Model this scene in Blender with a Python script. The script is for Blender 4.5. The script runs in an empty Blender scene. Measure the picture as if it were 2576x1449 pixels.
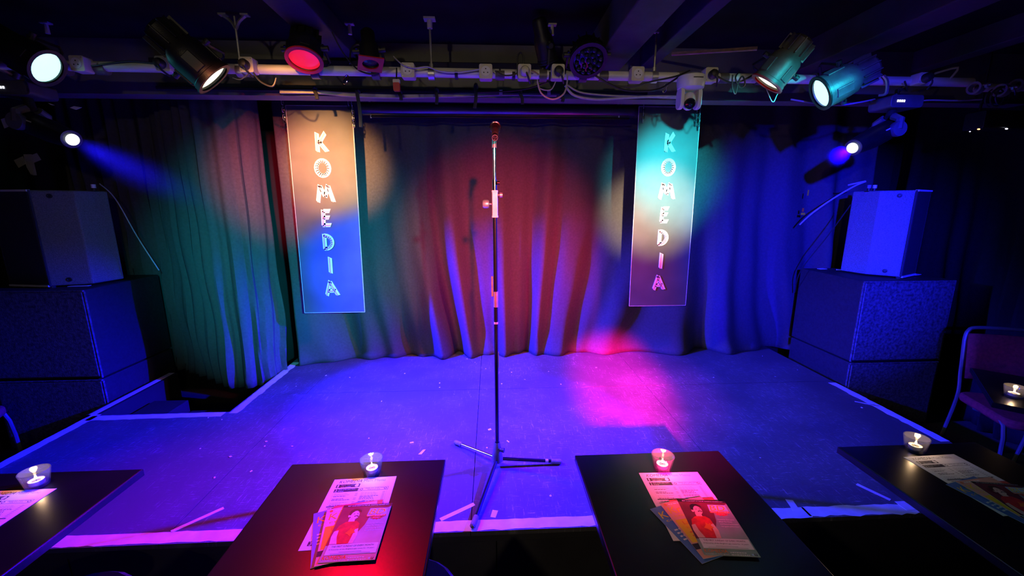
import bpy, bmesh, math, random
from math import pi, sin, cos, radians
from mathutils import Vector as V, Matrix
random.seed(7)
sc = bpy.context.scene
col = sc.collection

# ------------------------------------------------------------------ camera
F, PITCH, YAW, ROLL, CH = 1020.0, 11.5, 2.85, 0.1, 1.65
p_, y_, r_ = radians(PITCH), radians(YAW), radians(ROLL)
FW = V((sin(y_)*cos(p_), cos(y_)*cos(p_), -sin(p_)))
RT0 = V((cos(y_), -sin(y_), 0)); DN0 = FW.cross(RT0)
RT = RT0*cos(r_) + DN0*sin(r_); DN = DN0*cos(r_) - RT0*sin(r_)
EYE = V((0, 0, CH))
cam_d = bpy.data.cameras.new('camera'); cam = bpy.data.objects.new('camera', cam_d); col.objects.link(cam)
cam_d.sensor_width = 36; cam_d.lens = F/2576*36; cam_d.clip_start = .02
m = Matrix((RT, -DN, -FW)).transposed().to_4x4(); m.translation = EYE; cam.matrix_world = m
sc.camera = cam
def ray(u, v): return RT*((u-1288)/F) + DN*((v-724.5)/F) + FW
def PZ(u, v, z): d = ray(u, v); return EYE + d*((z-CH)/d.z)     # where a pixel meets a level
def PY(u, v, y): d = ray(u, v); return EYE + d*(y/d.y)           # where it meets a plane across the room
def PX(u, v, x): d = ray(u, v); return EYE + d*(x/d.x)

sc.view_settings.view_transform = 'Standard'; sc.view_settings.look = 'None'
sc.view_settings.gamma = 1; sc.view_settings.use_curve_mapping = False
sc.view_settings.exposure = 0.0
w = bpy.data.worlds.new('world'); sc.world = w; w.use_nodes = True
w.node_tree.nodes['Background'].inputs[0].default_value = (.15, .15, .6, 1)
w.node_tree.nodes['Background'].inputs[1].default_value = .002
sc.cycles.max_bounces = 6; sc.cycles.diffuse_bounces = 2; sc.cycles.glossy_bounces = 3
sc.cycles.transmission_bounces = 6; sc.cycles.transparent_max_bounces = 12
sc.cycles.caustics_reflective = False; sc.cycles.caustics_refractive = False
sc.cycles.sample_clamp_indirect = 4

# ------------------------------------------------------------------ stage lighting
def spot(name, loc, target, color, watts, angle, blend=.4, radius=.05):
    l = bpy.data.lights.new(name, 'SPOT'); o = bpy.data.objects.new(name, l); col.objects.link(o)
    l.color = color; l.energy = watts; l.spot_size = radians(angle); l.spot_blend = blend; l.shadow_soft_size = radius
    o.location = loc
    o.rotation_euler = (V(target)-V(loc)).to_track_quat('-Z', 'Y').to_euler()
    return o
# the club's front-of-house bar hangs behind the audience, out of frame: white washes and gelled lamps
S_ = .35
def foh(name, x, target, color, watts, angle, blend=1): spot(name+'_offscreen', (x, -2.4, 2.42), target, color, watts, angle, blend, .06)
foh('foh_white_wash_left', -1.3, (.25, 2.4, 1.55), (1, .80, .55), 62, 56, .7)
foh('foh_white_wash_right', 1.3, (-.25, 2.4, 1.55), (1, .80, .55), 62, 56, .7)
foh('foh_amber_left_sign', -.5, (-1.18, 3.1, 1.95), (1, .42, .12), 9000, 9)
foh('foh_cream_right_sign', .7, (1.26, 3.1, 1.62), (1, .70, .42), 7500, 8.5)
foh('foh_cyan_right', 2.2, (1.46, 3.3, 1.86), (.02, .75, .85), 4600, 11)
foh('foh_teal_left', 1.6, (-1.45, 3.2, 1.25), (0, .5, .62), 3400, 20)
foh('foh_red_centre', .5, (.1, 3.4, 1.30), (1, .02, .03), 3600, 19)
foh('foh_red_left', .9, (-1.5, 3.1, 1.85), (1, .01, .05), 4500, 10)
foh('foh_magenta_right', .1, (.93, 2.75, S_), (1, .0, .22), 26000, 9)
foh('foh_blue_right', -.6, (2.55, 3.1, 1.3), (.004, .006, 1), 9000, 21)

# ------------------------------------------------------------------ materials
def mat(name, c, rough=.6, metal=0, var=.0, scale=6, bump=0, bscale=60, emit=None, es=0, spec=.5, c2=None, stretch=None, coat=0):
    M = bpy.data.materials.new(name); M.use_nodes = True
    nt = M.node_tree; b = nt.nodes['Principled BSDF']
    b.inputs['Base Color'].default_value = (*c, 1); b.inputs['Roughness'].default_value = rough
    b.inputs['Metallic'].default_value = metal; b.inputs['Specular IOR Level'].default_value = spec
    if coat: b.inputs['Coat Weight'].default_value = coat
    tc = nt.nodes.new('ShaderNodeTexCoord'); src = tc.outputs['Object']
    if stretch:
        mp = nt.nodes.new('ShaderNodeMapping'); mp.inputs['Scale'].default_value = stretch
        nt.links.new(src, mp.inputs[0]); src = mp.outputs[0]
    if var or c2:
        n = nt.nodes.new('ShaderNodeTexNoise'); n.inputs['Scale'].default_value = scale; n.inputs['Detail'].default_value = 6
        nt.links.new(src, n.inputs['Vector'])
        r = nt.nodes.new('ShaderNodeValToRGB'); r.color_ramp.elements[0].position = .32; r.color_ramp.elements[1].position = .72
        d = c2 or tuple(min(1, x*(1+var)) for x in c); e = c if c2 else tuple(x*(1-var) for x in c)
        r.color_ramp.elements[0].color = (*e, 1); r.color_ramp.elements[1].color = (*d, 1)
        nt.links.new(n.outputs['Fac'], r.inputs[0]); nt.links.new(r.outputs[0], b.inputs['Base Color'])
    if bump:
        n2 = nt.nodes.new('ShaderNodeTexNoise'); n2.inputs['Scale'].default_value = bscale; n2.inputs['Detail'].default_value = 3
        nt.links.new(src, n2.inputs['Vector'])
        bm_ = nt.nodes.new('ShaderNodeBump'); bm_.inputs['Strength'].default_value = bump; bm_.inputs['Distance'].default_value = .01
        nt.links.new(n2.outputs['Fac'], bm_.inputs['Height']); nt.links.new(bm_.outputs[0], b.inputs['Normal'])
    if emit:
        b.inputs['Emission Color'].default_value = (*emit, 1); b.inputs['Emission Strength'].default_value = es
    return M
def stage_mat():
    M = mat('stage_paint', (.1, .1, .105), .42)
    nt = M.node_tree; b = nt.nodes['Principled BSDF']; tc = nt.nodes.new('ShaderNodeTexCoord')
    def N(t, **k):
        n = nt.nodes.new(t)
        for a, v in k.items(): n.inputs[a].default_value = v
        return n
    L = nt.links.new
    n1 = N('ShaderNodeTexNoise', Scale=1.6, Detail=8, Roughness=.7); L(tc.outputs['Object'], n1.inputs['Vector'])
    mp = N('ShaderNodeMapping', Scale=(3, 22, 1), Rotation=(0, 0, .6)); L(tc.outputs['Object'], mp.inputs[0])
    n2 = N('ShaderNodeTexNoise', Scale=6, Detail=9, Roughness=.75); L(mp.outputs[0], n2.inputs['Vector'])
    mp3 = N('ShaderNodeMapping', Scale=(26, 3, 1), Rotation=(0, 0, -.35)); L(tc.outputs['Object'], mp3.inputs[0])
    n3 = N('ShaderNodeTexNoise', Scale=5, Detail=9, Roughness=.75); L(mp3.outputs[0], n3.inputs['Vector'])
    r1 = N('ShaderNodeMapRange'); r1.inputs['From Min'].default_value = .45; r1.inputs['From Max'].default_value = .75; L(n1.outputs['Fac'], r1.inputs[0])
    def thin(n):
        r = N('ShaderNodeMapRange'); r.inputs['From Min'].default_value = .57; r.inputs['From Max'].default_value = .70; L(n.outputs['Fac'], r.inputs[0]); return r
    ra, rb = thin(n2), thin(n3)
    mx = N('ShaderNodeMath'); mx.operation = 'MAXIMUM'; L(ra.outputs[0], mx.inputs[0]); L(rb.outputs[0], mx.inputs[1])
    r2 = N('ShaderNodeMapRange'); r2.inputs['From Min'].default_value = .38; r2.inputs['From Max'].default_value = .60; L(n1.outputs['Fac'], r2.inputs[0])
    ml = N('ShaderNodeMath'); ml.operation = 'MULTIPLY'; L(mx.outputs[0], ml.inputs[0]); L(r2.outputs[0], ml.inputs[1])
    ad = N('ShaderNodeMath'); ad.operation = 'MULTIPLY_ADD'; L(r1.outputs[0], ad.inputs[0]); ad.inputs[1].default_value = .12; L(ml.outputs[0], ad.inputs[2])
    ad.use_clamp = True
    mixn = N('ShaderNodeMix'); mixn.data_type = 'RGBA'; L(ad.outputs[0], mixn.inputs[0])
    mixn.inputs[6].default_value = (.08, .08, .083, 1); mixn.inputs[7].default_value = (.5, .5, .51, 1)
    L(mixn.outputs[2], b.inputs['Base Color'])
    rr = N('ShaderNodeMapRange'); rr.inputs['To Min'].default_value = .33; rr.inputs['To Max'].default_value = .55; L(n1.outputs['Fac'], rr.inputs[0]); L(rr.outputs[0], b.inputs['Roughness'])
    return M
def glass_mat():
    M = bpy.data.materials.new('clear_glass'); M.use_nodes = True; nt = M.node_tree; nt.nodes.clear()
    o = nt.nodes.new('ShaderNodeOutputMaterial'); t = nt.nodes.new('ShaderNodeBsdfTransparent'); g = nt.nodes.new('ShaderNodeBsdfGlossy')
    g.inputs['Roughness'].default_value = .08; t.inputs[0].default_value = (.86, .87, .9, 1)
    d = nt.nodes.new('ShaderNodeBsdfDiffuse'); d.inputs[0].default_value = (.8, .82, .85, 1)
    lw = nt.nodes.new('ShaderNodeLayerWeight'); lw.inputs[0].default_value = .5; pw = nt.nodes.new('ShaderNodeMath'); pw.operation = 'POWER'; pw.inputs[1].default_value = 3.5; nt.links.new(lw.outputs['Facing'], pw.inputs[0])
    f = nt.nodes.new('ShaderNodeMath'); f.operation = 'MULTIPLY_ADD'; f.inputs[1].default_value = .6; f.inputs[2].default_value = .04; nt.links.new(pw.outputs[0], f.inputs[0])
    x = nt.nodes.new('ShaderNodeMixShader'); y = nt.nodes.new('ShaderNodeMixShader'); y.inputs[0].default_value = .03
    nt.links.new(t.outputs[0], y.inputs[1]); nt.links.new(d.outputs[0], y.inputs[2])
    nt.links.new(f.outputs[0], x.inputs[0]); nt.links.new(y.outputs[0], x.inputs[1]); nt.links.new(g.outputs[0], x.inputs[2]); nt.links.new(x.outputs[0], o.inputs[0])
    return M
M = dict(
    floor=mat('dark_carpet', (.02, .02, .022), .95, var=.4, scale=40, bump=.3, bscale=200),
    ceiling=mat('black_ceiling_paint', (.010, .010, .012), .8, var=.3, scale=5, bump=.15, bscale=30, spec=.08),
    wall=mat('black_wall_paint', (.008, .008, .01), .8, var=.3, scale=5, bump=.15, bscale=30),
    bulk=mat('grey_plaster', (.15, .15, .14), .75, var=.18, scale=5, bump=.1, bscale=80),
    beam=mat('black_beam_gloss', (.06, .06, .065), .6, var=.3, scale=5, bump=.25, bscale=18, spec=.15),
    stage=stage_mat(),
    stage_front=mat('stage_skirt_paint', (.036, .036, .035), .7, var=.35, scale=4, bump=.15, bscale=40),
    tape=mat('white_tape', (.78, .76, .78), .55, var=.12, scale=14, bump=.1, bscale=50),
    curtain=mat('black_serge', (.075, .072, .075), .95, var=.12, scale=60, spec=.15, bump=.15, bscale=500),
    drape=mat('black_velvet', (.015, .015, .018), .95, var=.15, scale=50, spec=.1),
    board=mat('black_gloss_board', (.10, .10, .10), .33, var=.25, scale=3, bump=.03, bscale=300),
    boardedge=mat('bare_board_edge', (.6, .58, .55), .6, var=.15, scale=20),
    white=mat('white_sign_paint', (.92, .90, .9), .5, var=.05, scale=30),
    pink=mat('pink_sign_paint', (.85, .35, .42), .5, var=.1, scale=30),
    table=mat('black_laminate', (.005, .005, .006), .28, var=.4, scale=4, bump=.02, bscale=200),
    black=mat('black_powder_coat', (.007, .007, .008), .45, var=.25, scale=30, bump=.1, bscale=200),
    grey=mat('grey_cast_metal', (.14, .13, .12), .45, .3, var=.25, scale=20, bump=.08, bscale=120),
    steel=mat('galvanised_steel', (.55, .54, .52), .38, .75, var=.2, scale=18, bump=.05, bscale=150),
    alu=mat('scaffold_aluminium', (.74, .72, .68), .5, .12, var=.25, scale=9, bump=.08, bscale=60, stretch=(.4, 3, 3)),
    chrome=mat('chrome', (.75, .75, .76), .15, 1, var=.05),
    plasticw=mat('off_white_plastic', (.66, .62, .52), .5, var=.08, scale=20),
    white_gloss=mat('white_plastic', (.8, .8, .82), .35, var=.04),
    plug=mat('black_rubber', (.02, .02, .02), .5, var=.2, scale=30),
    red_and_redlit=mat('red_frame_and_redlit_ring', (.55, .02, .03), .45, var=.2, scale=15),  # own red of frame and connector; on two lamp rings, red light as colour
    cable=mat('black_cable', (.02, .02, .022), .45, var=.2, scale=40),
    cablew=mat('grey_cable', (.45, .42, .45), .5, var=.1, scale=40),
    cabin=mat('speckled_cabinet_paint', (.20, .20, .20), .6, var=.3, scale=160, bump=.35, bscale=260),
    subcab=mat('worn_sub_paint', (.035, .035, .037), .55, c2=(.15, .15, .16), scale=55, bump=.35, bscale=160),
    subside=mat('black_sub_paint', (.018, .018, .019), .6, var=.4, scale=60, bump=.25, bscale=160),
    grille=mat('steel_grille', (.045, .045, .055), .5, .2, var=.35, scale=220, bump=.5, bscale=400),
    screencase=mat('screen_case_black', (.15, .15, .15), .25, .7, var=.35, scale=7, stretch=(.5, 6, 6), bump=.05, bscale=60),
    rail=mat('pale_wood_rail', (.45, .42, .33), .6, var=.2, scale=10),
    batten=mat('raw_timber', (.42, .26, .13), .7, var=.3, scale=8, stretch=(1, 8, 8)),
    web=mat('black_webbing', (.03, .025, .028), .9, var=.2, scale=60, bump=.3, bscale=300),
    mh=mat('moving_head_shell', (.10, .10, .105), .5, var=.15, scale=20),
    gold=mat('grey_block_metal', (.42, .41, .40), .4, .6, var=.15, scale=40),
    darktube=mat('black_chrome_tube', (.05, .05, .055), .22, .8, var=.1),
    meshball=mat('mic_mesh', (.55, .52, .48), .35, .8, var=.4, scale=900, bump=.9, bscale=900),
    rubber=mat('grey_rubber', (.22, .21, .23), .7, var=.2, scale=60),
    wax=mat('white_wax', (.9, .87, .8), .5, var=.04),
    foil=mat('tealight_foil', (.7, .7, .7), .3, .8, var=.1),
    flame=mat('candle_flame', (1, .7, .3), .5, emit=(1, .72, .3), es=18),
    paper=mat('menu_paper', (.85, .85, .86), .6, var=.03, scale=10),
    ink=mat('black_ink', (.03, .025, .035), .6, var=.1),
    greyink=mat('grey_ink', (.35, .34, .37), .6, var=.1),
    blueink=mat('blue_flyer_print', (.10, .22, .62), .45, var=.15, scale=18),
    peach=mat('peach_flyer_print', (.80, .42, .33), .45, var=.12, scale=14),
    redprint=mat('red_flyer_print', (.75, .10, .07), .45, var=.12, scale=14),
    greenprint=mat('grey_green_print', (.28, .42, .36), .4, var=.25, scale=12),
    maroon=mat('maroon_print', (.16, .02, .04), .4, var=.3, scale=20),
    yellow=mat('yellow_print', (.95, .68, .02), .45, var=.06),
    orange=mat('orange_print', (.90, .22, .02), .45, var=.1),
    skin=mat('printed_skin', (.80, .52, .42), .45, var=.1, scale=60),
    hair=mat('printed_hair', (.02, .012, .012), .45, var=.1),
    shirt=mat('printed_red_shirt', (.72, .03, .03), .45, var=.25, scale=50),
    skyprint=mat('pale_blue_print', (.42, .62, .85), .45, var=.1, scale=30),
    seat=mat('red_upholstery', (.32, .02, .035), .85, var=.3, scale=60, bump=.3, bscale=300),
    frame=mat('chair_frame_paint', (.16, .16, .165), .4, .5, var=.2),
    glass=glass_mat(),
    lens_cyan=mat('lit_cyan_lens', (.6, .9, .9), .2, emit=(.45, 1, .95), es=1.7),
    lens_warm=mat('lit_warm_lens', (.9, .9, .7), .2, emit=(1, .95, .6), es=2.2),
    lens_red=mat('lit_red_gel', (.7, .02, .03), .25, emit=(1, .012, .05), es=.75),
    lens_blue=mat('lit_blue_lens', (.6, .7, 1), .2, emit=(.75, .8, 1), es=3),
    lens_dark=mat('dark_led_lens', (.02, .02, .06), .12, var=.1),
    led_white=mat('white_led', (1, 1, 1), .3, emit=(.8, .8, 1), es=2.5),
    led_orange=mat('orange_led', (1, .5, .2), .3, emit=(1, .4, .15), es=3),
    dark_glass=mat('black_glass', (.01, .01, .015), .06),
)

# ------------------------------------------------------------------ mesh helpers (all in room coordinates)
ORG = {}
class MB:
    def __init__(s): s.v = []; s.f = []; s.mi = []; s.k = 0
    def add(s, vs, fs):
        n = len(s.v); s.v += [V(x) for x in vs]; s.f += [[i+n for i in f] for f in fs]; s.mi += [s.k]*len(fs); return s
    def box(s, c, d, R=None):
        x, y, z = d[0]/2, d[1]/2, d[2]/2
        vs = [V((a*x, b*y, e*z)) for e in (-1, 1) for b in (-1, 1) for a in (-1, 1)]
        if R: vs = [R @ q for q in vs]
        return s.add([q+V(c) for q in vs], [(0, 2, 3, 1), (4, 5, 7, 6), (0, 1, 5, 4), (2, 6, 7, 3), (0, 4, 6, 2), (1, 3, 7, 5)])
    def bbox(s, lo, hi): return s.box([(a+b)/2 for a, b in zip(lo, hi)], [b-a for a, b in zip(lo, hi)])
    def rbox(s, c, d, r, R=None, n=4, axis=2):     # box with rounded upright corners
        pts = []
        ax = [i for i in range(3) if i != axis]
        for qx, qy, a0 in ((1, 1, 0), (-1, 1, 1), (-1, -1, 2), (1, -1, 3)):
            for k in range(n+1):
                a = (a0+k/n)*pi/2
                pts.append((qx*(d[ax[0]]/2-r)+r*cos(a), qy*(d[ax[1]]/2-r)+r*sin(a)))
        vs = []
        for h in (-d[axis]/2, d[axis]/2):
            for a, b in pts:
                q = [0, 0, 0]; q[ax[0]] = a; q[ax[1]] = b; q[axis] = h; q = V(q)
                vs.append((R @ q if R else q)+V(c))
        N = len(pts)
        return s.add(vs, [list(range(N))[::-1], list(range(N, 2*N))]+[(i, (i+1) % N, N+(i+1) % N, N+i) for i in range(N)])
    def prism(s, pts, z0, z1):                     # plan outline raised from z0 to z1
        N = len(pts)
        return s.add([(a, b, z0) for a, b in pts]+[(a, b, z1) for a, b in pts],
                     [list(range(N))[::-1], list(range(N, 2*N))]+[(i, (i+1) % N, N+(i+1) % N, N+i) for i in range(N)])
    def lathe(s, prof, o, d, n=24, cap=True):      # profile [(r, h)] spun about axis d at o
        d = V(d).normalized(); a = d.orthogonal().normalized(); b = d.cross(a)
        vs = []
        for r, h in prof:
            for k in range(n):
                t = 2*pi*k/n; vs.append(V(o)+d*h+(a*cos(t)+b*sin(t))*r)
        fs = [(i*n+k, i*n+(k+1) % n, (i+1)*n+(k+1) % n, (i+1)*n+k) for i in range(len(prof)-1) for k in range(n)]
        if cap:
            fs.append(list(range(n))[::-1]); fs.append([(len(prof)-1)*n+k for k in range(n)])
        return s.add(vs, fs)
    def cyl(s, a, b, r, r2=None, n=14):
        a, b = V(a), V(b); return s.lathe([(r, 0), (r if r2 is None else r2, (b-a).length)], a, b-a, n)
    def tube(s, pts, r, n=8, closed=False):
        pts = [V(p) for p in pts]; N = len(pts); vs = []; up = None
        for i, p in enumerate(pts):
            t = (pts[(i+1) % N]-pts[i-1]) if closed else (pts[min(i+1, N-1)]-pts[max(i-1, 0)])
            t.normalize()
            if up is None: up = t.orthogonal()
            a = (up-t*up.dot(t)).normalized(); up = a; b = t.cross(a)
            vs += [p+(a*cos(2*pi*k/n)+b*sin(2*pi*k/n))*r for k in range(n)]
        fs = [(i*n+k, i*n+(k+1) % n, ((i+1) % N)*n+(k+1) % n, ((i+1) % N)*n+k) for i in range(N if closed else N-1) for k in range(n)]
        if not closed: fs += [list(range(n))[::-1], [(N-1)*n+k for k in range(n)]]
        return s.add(vs, fs)
    def sphere(s, c, r, n=16, sc_=(1, 1, 1), R=None):
        vs, fs = [], []; m_ = n//2
        for i in range(m_+1):
            th = pi*i/m_
            for k in range(n):
                q = V((r*sin(th)*cos(2*pi*k/n)*sc_[0], r*sin(th)*sin(2*pi*k/n)*sc_[1], r*cos(th)*sc_[2]))
                vs.append((R @ q if R else q)+V(c))
        fs = [(i*n+k, i*n+(k+1) % n, (i+1)*n+(k+1) % n, (i+1)*n+k) for i in range(m_) for k in range(n)]
        return s.add(vs, fs)
    def build(s, name, mats, parent=None, smooth=False, bevel=0, loc=None):
        if not isinstance(mats, (list, tuple)): mats = [mats]
        if parent is not None: o0 = ORG[parent.name]
        elif loc is not None: o0 = V(loc)
        else:
            lo = [min(q[i] for q in s.v) for i in range(3)]; hi = [max(q[i] for q in s.v) for i in range(3)]
            o0 = V(((lo[0]+hi[0])/2, (lo[1]+hi[1])/2, lo[2]))
        me = bpy.data.meshes.new(name); me.from_pydata([q-o0 for q in s.v], [], s.f)
        for m_ in mats: me.materials.append(m_)
        if len(mats) > 1: me.polygons.foreach_set('material_index', s.mi)
        b = bmesh.new(); b.from_mesh(me); bmesh.ops.recalc_face_normals(b, faces=b.faces); b.to_mesh(me); b.free()
        o = bpy.data.objects.new(name, me); col.objects.link(o)
        ORG[o.name] = o0
        if parent is not None: o.parent = parent
        else: o.location = o0
        if smooth:
            me.polygons.foreach_set('use_smooth', [True]*len(me.polygons)); me.set_sharp_from_angle(angle=radians(38))
        if bevel:
            bv = o.modifiers.new('bevel', 'BEVEL'); bv.width = bevel; bv.segments = 2; bv.limit_method = 'ANGLE'; bv.angle_limit = radians(50)
        return o
def tag(o, label, cat, group=None):
    o['label'] = label; o['category'] = cat
    if group: o['group'] = group
    return o
def thing(name, loc, label, cat, group=None):
    o = bpy.data.objects.new(name, None); col.objects.link(o); o.location = loc; ORG[o.name] = V(loc); o.empty_display_size = .05
    return tag(o, label, cat, group)
def struct(o): o['kind'] = 'structure'; return o
def smoothpts(pts, k=6):                           # Catmull-Rom through the points
    pts = [V(p) for p in pts]; out = []
    for i in range(len(pts)-1):
        a, b, c, d = pts[max(i-1, 0)], pts[i], pts[i+1], pts[min(i+2, len(pts)-1)]
        for j in range(k):
            t = j/k; out.append(.5*((2*b)+(c-a)*t+(2*a-5*b+4*c-d)*t*t+(3*b-a-3*c+d)*t**3))
    return out+[pts[-1]]
# flat lettering, made first so that the scene is still small
def text_polys(s, size, shear=0):
    c = bpy.data.curves.new('t', 'FONT'); c.body = s; c.size = size; c.shear = shear; c.resolution_u = 2
    o = bpy.data.objects.new('t', c); col.objects.link(o)
    me = bpy.data.meshes.new_from_object(o.evaluated_get(bpy.context.evaluated_depsgraph_get()))
    vs = [q.co.copy() for q in me.vertices]; fs = [list(f.vertices) for f in me.polygons]
    bpy.data.objects.remove(o); bpy.data.curves.remove(c); bpy.data.meshes.remove(me)
    return vs, fs
TXT = {}
def put_text(mb, s, x, y, z, width, height, shear=0):
    if (s, shear) not in TXT: TXT[(s, shear)] = text_polys(s, 1, shear)
    vs, fs = TXT[(s, shear)]
    x0, x1 = min(q.x for q in vs), max(q.x for q in vs); y0, y1 = min(q.y for q in vs), max(q.y for q in vs)
    mb.add([(x+(q.x-x0)/(x1-x0)*width, y+(q.y-y0)/(y1-y0)*height, z) for q in vs], fs)

# ------------------------------------------------------------------ the flyers' and menu's print (local: centre at 0, x right, y up the page)
def quad(mb, k, x0, y0, x1, y1, z): mb.k = k; mb.add([(x0, y0, z), (x1, y0, z), (x1, y1, z), (x0, y1, z)], [(0, 1, 2, 3)])
def poly(mb, k, pts, z): mb.k = k; mb.add([(a, b, z) for a, b in pts], [list(range(len(pts)))])
def finish_print(mb, mats, name):
    me = bpy.data.meshes.new(name); me.from_pydata(mb.v, [], mb.f)
    for q in mats: me.materials.append(q)
    me.polygons.foreach_set('material_index', mb.mi); return me
def oval(cx, cy, rx, ry, n=14, a=0): return [(cx+rx*cos(t)*cos(a)-ry*sin(t)*sin(a), cy+rx*cos(t)*sin(a)+ry*sin(t)*cos(a)) for t in [2*pi*k/n for k in range(n)]]
def bars(b, k, x, y, wd, n, step, h, z):            # print too fine to read
    for i in range(n):
        q = x; end = x+wd*random.uniform(.75, 1)
        while q < end: l = random.uniform(.5, 1.4)*h*2.2; quad(b, k, q, y-step*i, min(q+l, end), y-step*i+h, z); q += l+h*.6
def menu_print():
    b = MB(); z = .0003; L, R, T = -.088, .088, .148
    b.k = 0; put_text(b, 'KOMEDIA', L+.004, T-.021, z, .076, .014, .25)
    b.k = 1; put_text(b, 'Main Menu', L+.086, T-.021, z, .072, .0125)
    quad(b, 0, L, T-.044, L+.078, T-.028, z); quad(b, 0, L, T-.066, L+.078, T-.050, z)
    poly(b, 2, oval(L+.068, T-.036, .0068, .0068), z+.0002)
    b.k = 2; put_text(b, '1', L+.004, T-.042, z+.0002, .005, .012); put_text(b, '2', L+.003, T-.064, z+.0002, .007, .012)
    put_text(b, 'Please note your', L+.016, T-.0355, z+.0002, .044, .005); put_text(b, 'table number', L+.016, T-.043, z+.0002, .034, .005)
    put_text(b, 'Now order your food...', L+.014, T-.057, z+.0002, .056, .005); put_text(b, 'Enjoy', L+.014, T-.0645, z+.0002, .018, .005)
    quad(b, 0, L+.080, T-.066, R, T-.050, z); quad(b, 2, L+.081, T-.065, R-.001, T-.051, z+.0002)
    b.k = 0; put_text(b, 'ORDER ANY THREE ITEMS', L+.100, T-.0573, z+.0004, .062, .0045); put_text(b, 'FOR JUST £13', L+.110, T-.0640, z+.0004, .040, .0045)
    for cx in (L+.089, R-.009): poly(b, 0, oval(cx, T-.058, .0048, .0048), z+.0004); poly(b, 2, oval(cx, T-.058, .003, .003), z+.0005)
    random.seed(3)
    y = T-.076
    while y > -.112:
        for x0, x1 in ((L+.006, -.006), (.004, R-.006)):
            if random.random() < .85:
                x = x0; head = random.random() < .35; lim = x0+(x1-x0)*random.uniform(.45, .8)
                while x < lim:
                    wd = random.uniform(.004, .011); quad(b, 0 if head else 1, x, y, min(x+wd, lim), y+(.0022 if head else .0014), z); x += wd+.0016
                quad(b, 1, x1-.008, y, x1, y+.0018, z)
        y -= .0058
        if abs(y-.012) < .003: quad(b, 0, L, y, R, y+.004, z); y -= .007
    for x in (L+.002, R-.002): quad(b, 1, x-.0002, -.112, x+.0002, T-.07, z)
    quad(b, 0, L, -.134, R-.06, -.118, z); b.k = 2; put_text(b, '3', L+.004, -.132, z+.0002, .007, .012)
    bars(b, 2, L+.016, -.1245, .05, 2, .008, .0035, z+.0002)
    return finish_print(b, [M['ink'], M['greyink'], M['paper']], 'menu_print')
def flyer_head(b, kd, z):   # the bold display lettering shared by the comedy club flyers
    b.k = kd; put_text(b, 'Krater', -.064, .058, z, .112, .026, .1); put_text(b, 'comedy', -.060, .040, z, .10, .013)
def blue_print():
    b = MB(); z = .0003; quad(b, 0, -.074, -.105, .074, .105, z)
    flyer_head(b, 1, z+.0002); b.k = 2; poly(b, 2, oval(.0, .09, .009, .009), z+.0002)
    bars(b, 2, -.062, .008, .06, 4, .012, .005, z+.0002)
    quad(b, 0, -.07, -.1, .07, -.06, z+.0001); poly(b, 3, oval(.0, -.055, .03, .028), z+.0002)
    return finish_print(b, [M['blueink'], M['yellow'], M['paper'], M['ink']], 'blue_flyer_print')
def peach_print():
    b = MB(); z = .0003; quad(b, 0, -.074, -.105, .074, .105, z); flyer_head(b, 1, z+.0002)
    bars(b, 3, -.05, .093, .07, 1, .01, .004, z+.0002); poly(b, 4, oval(-.060, .095, .005, .005), z+.0002)
    quad(b, 1, -.068, -.052, .068, .032, z+.0001); b.k = 4; put_text(b, 'Late', -.05, .012, z+.0003, .04, .013); put_text(b, 'Try the', -.052, -.006, z+.0003, .04, .008)
    bars(b, 4, -.052, -.02, .06, 2, .013, .005, z+.0003); quad(b, 2, -.074, -.075, .074, -.056, z+.0002)
    b.k = 4; put_text(b, 'KOMEDIA', -.06, -.098, z+.0002, .06, .013)
    return finish_print(b, [M['peach'], M['yellow'], M['ink'], M['paper'], M['orange']], 'peach_flyer_print')
def red_print():
    b = MB(); z = .0003; quad(b, 0, -.074, -.105, .074, .105, z); bars(b, 1, -.05, .085, .06, 1, .01, .005, z+.0002); b.k = 1; put_text(b, 'KOMEDIA', -.06, -.098, z+.0002, .06, .013)
    return finish_print(b, [M['redprint'], M['yellow']], 'red_flyer_print')
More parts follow.
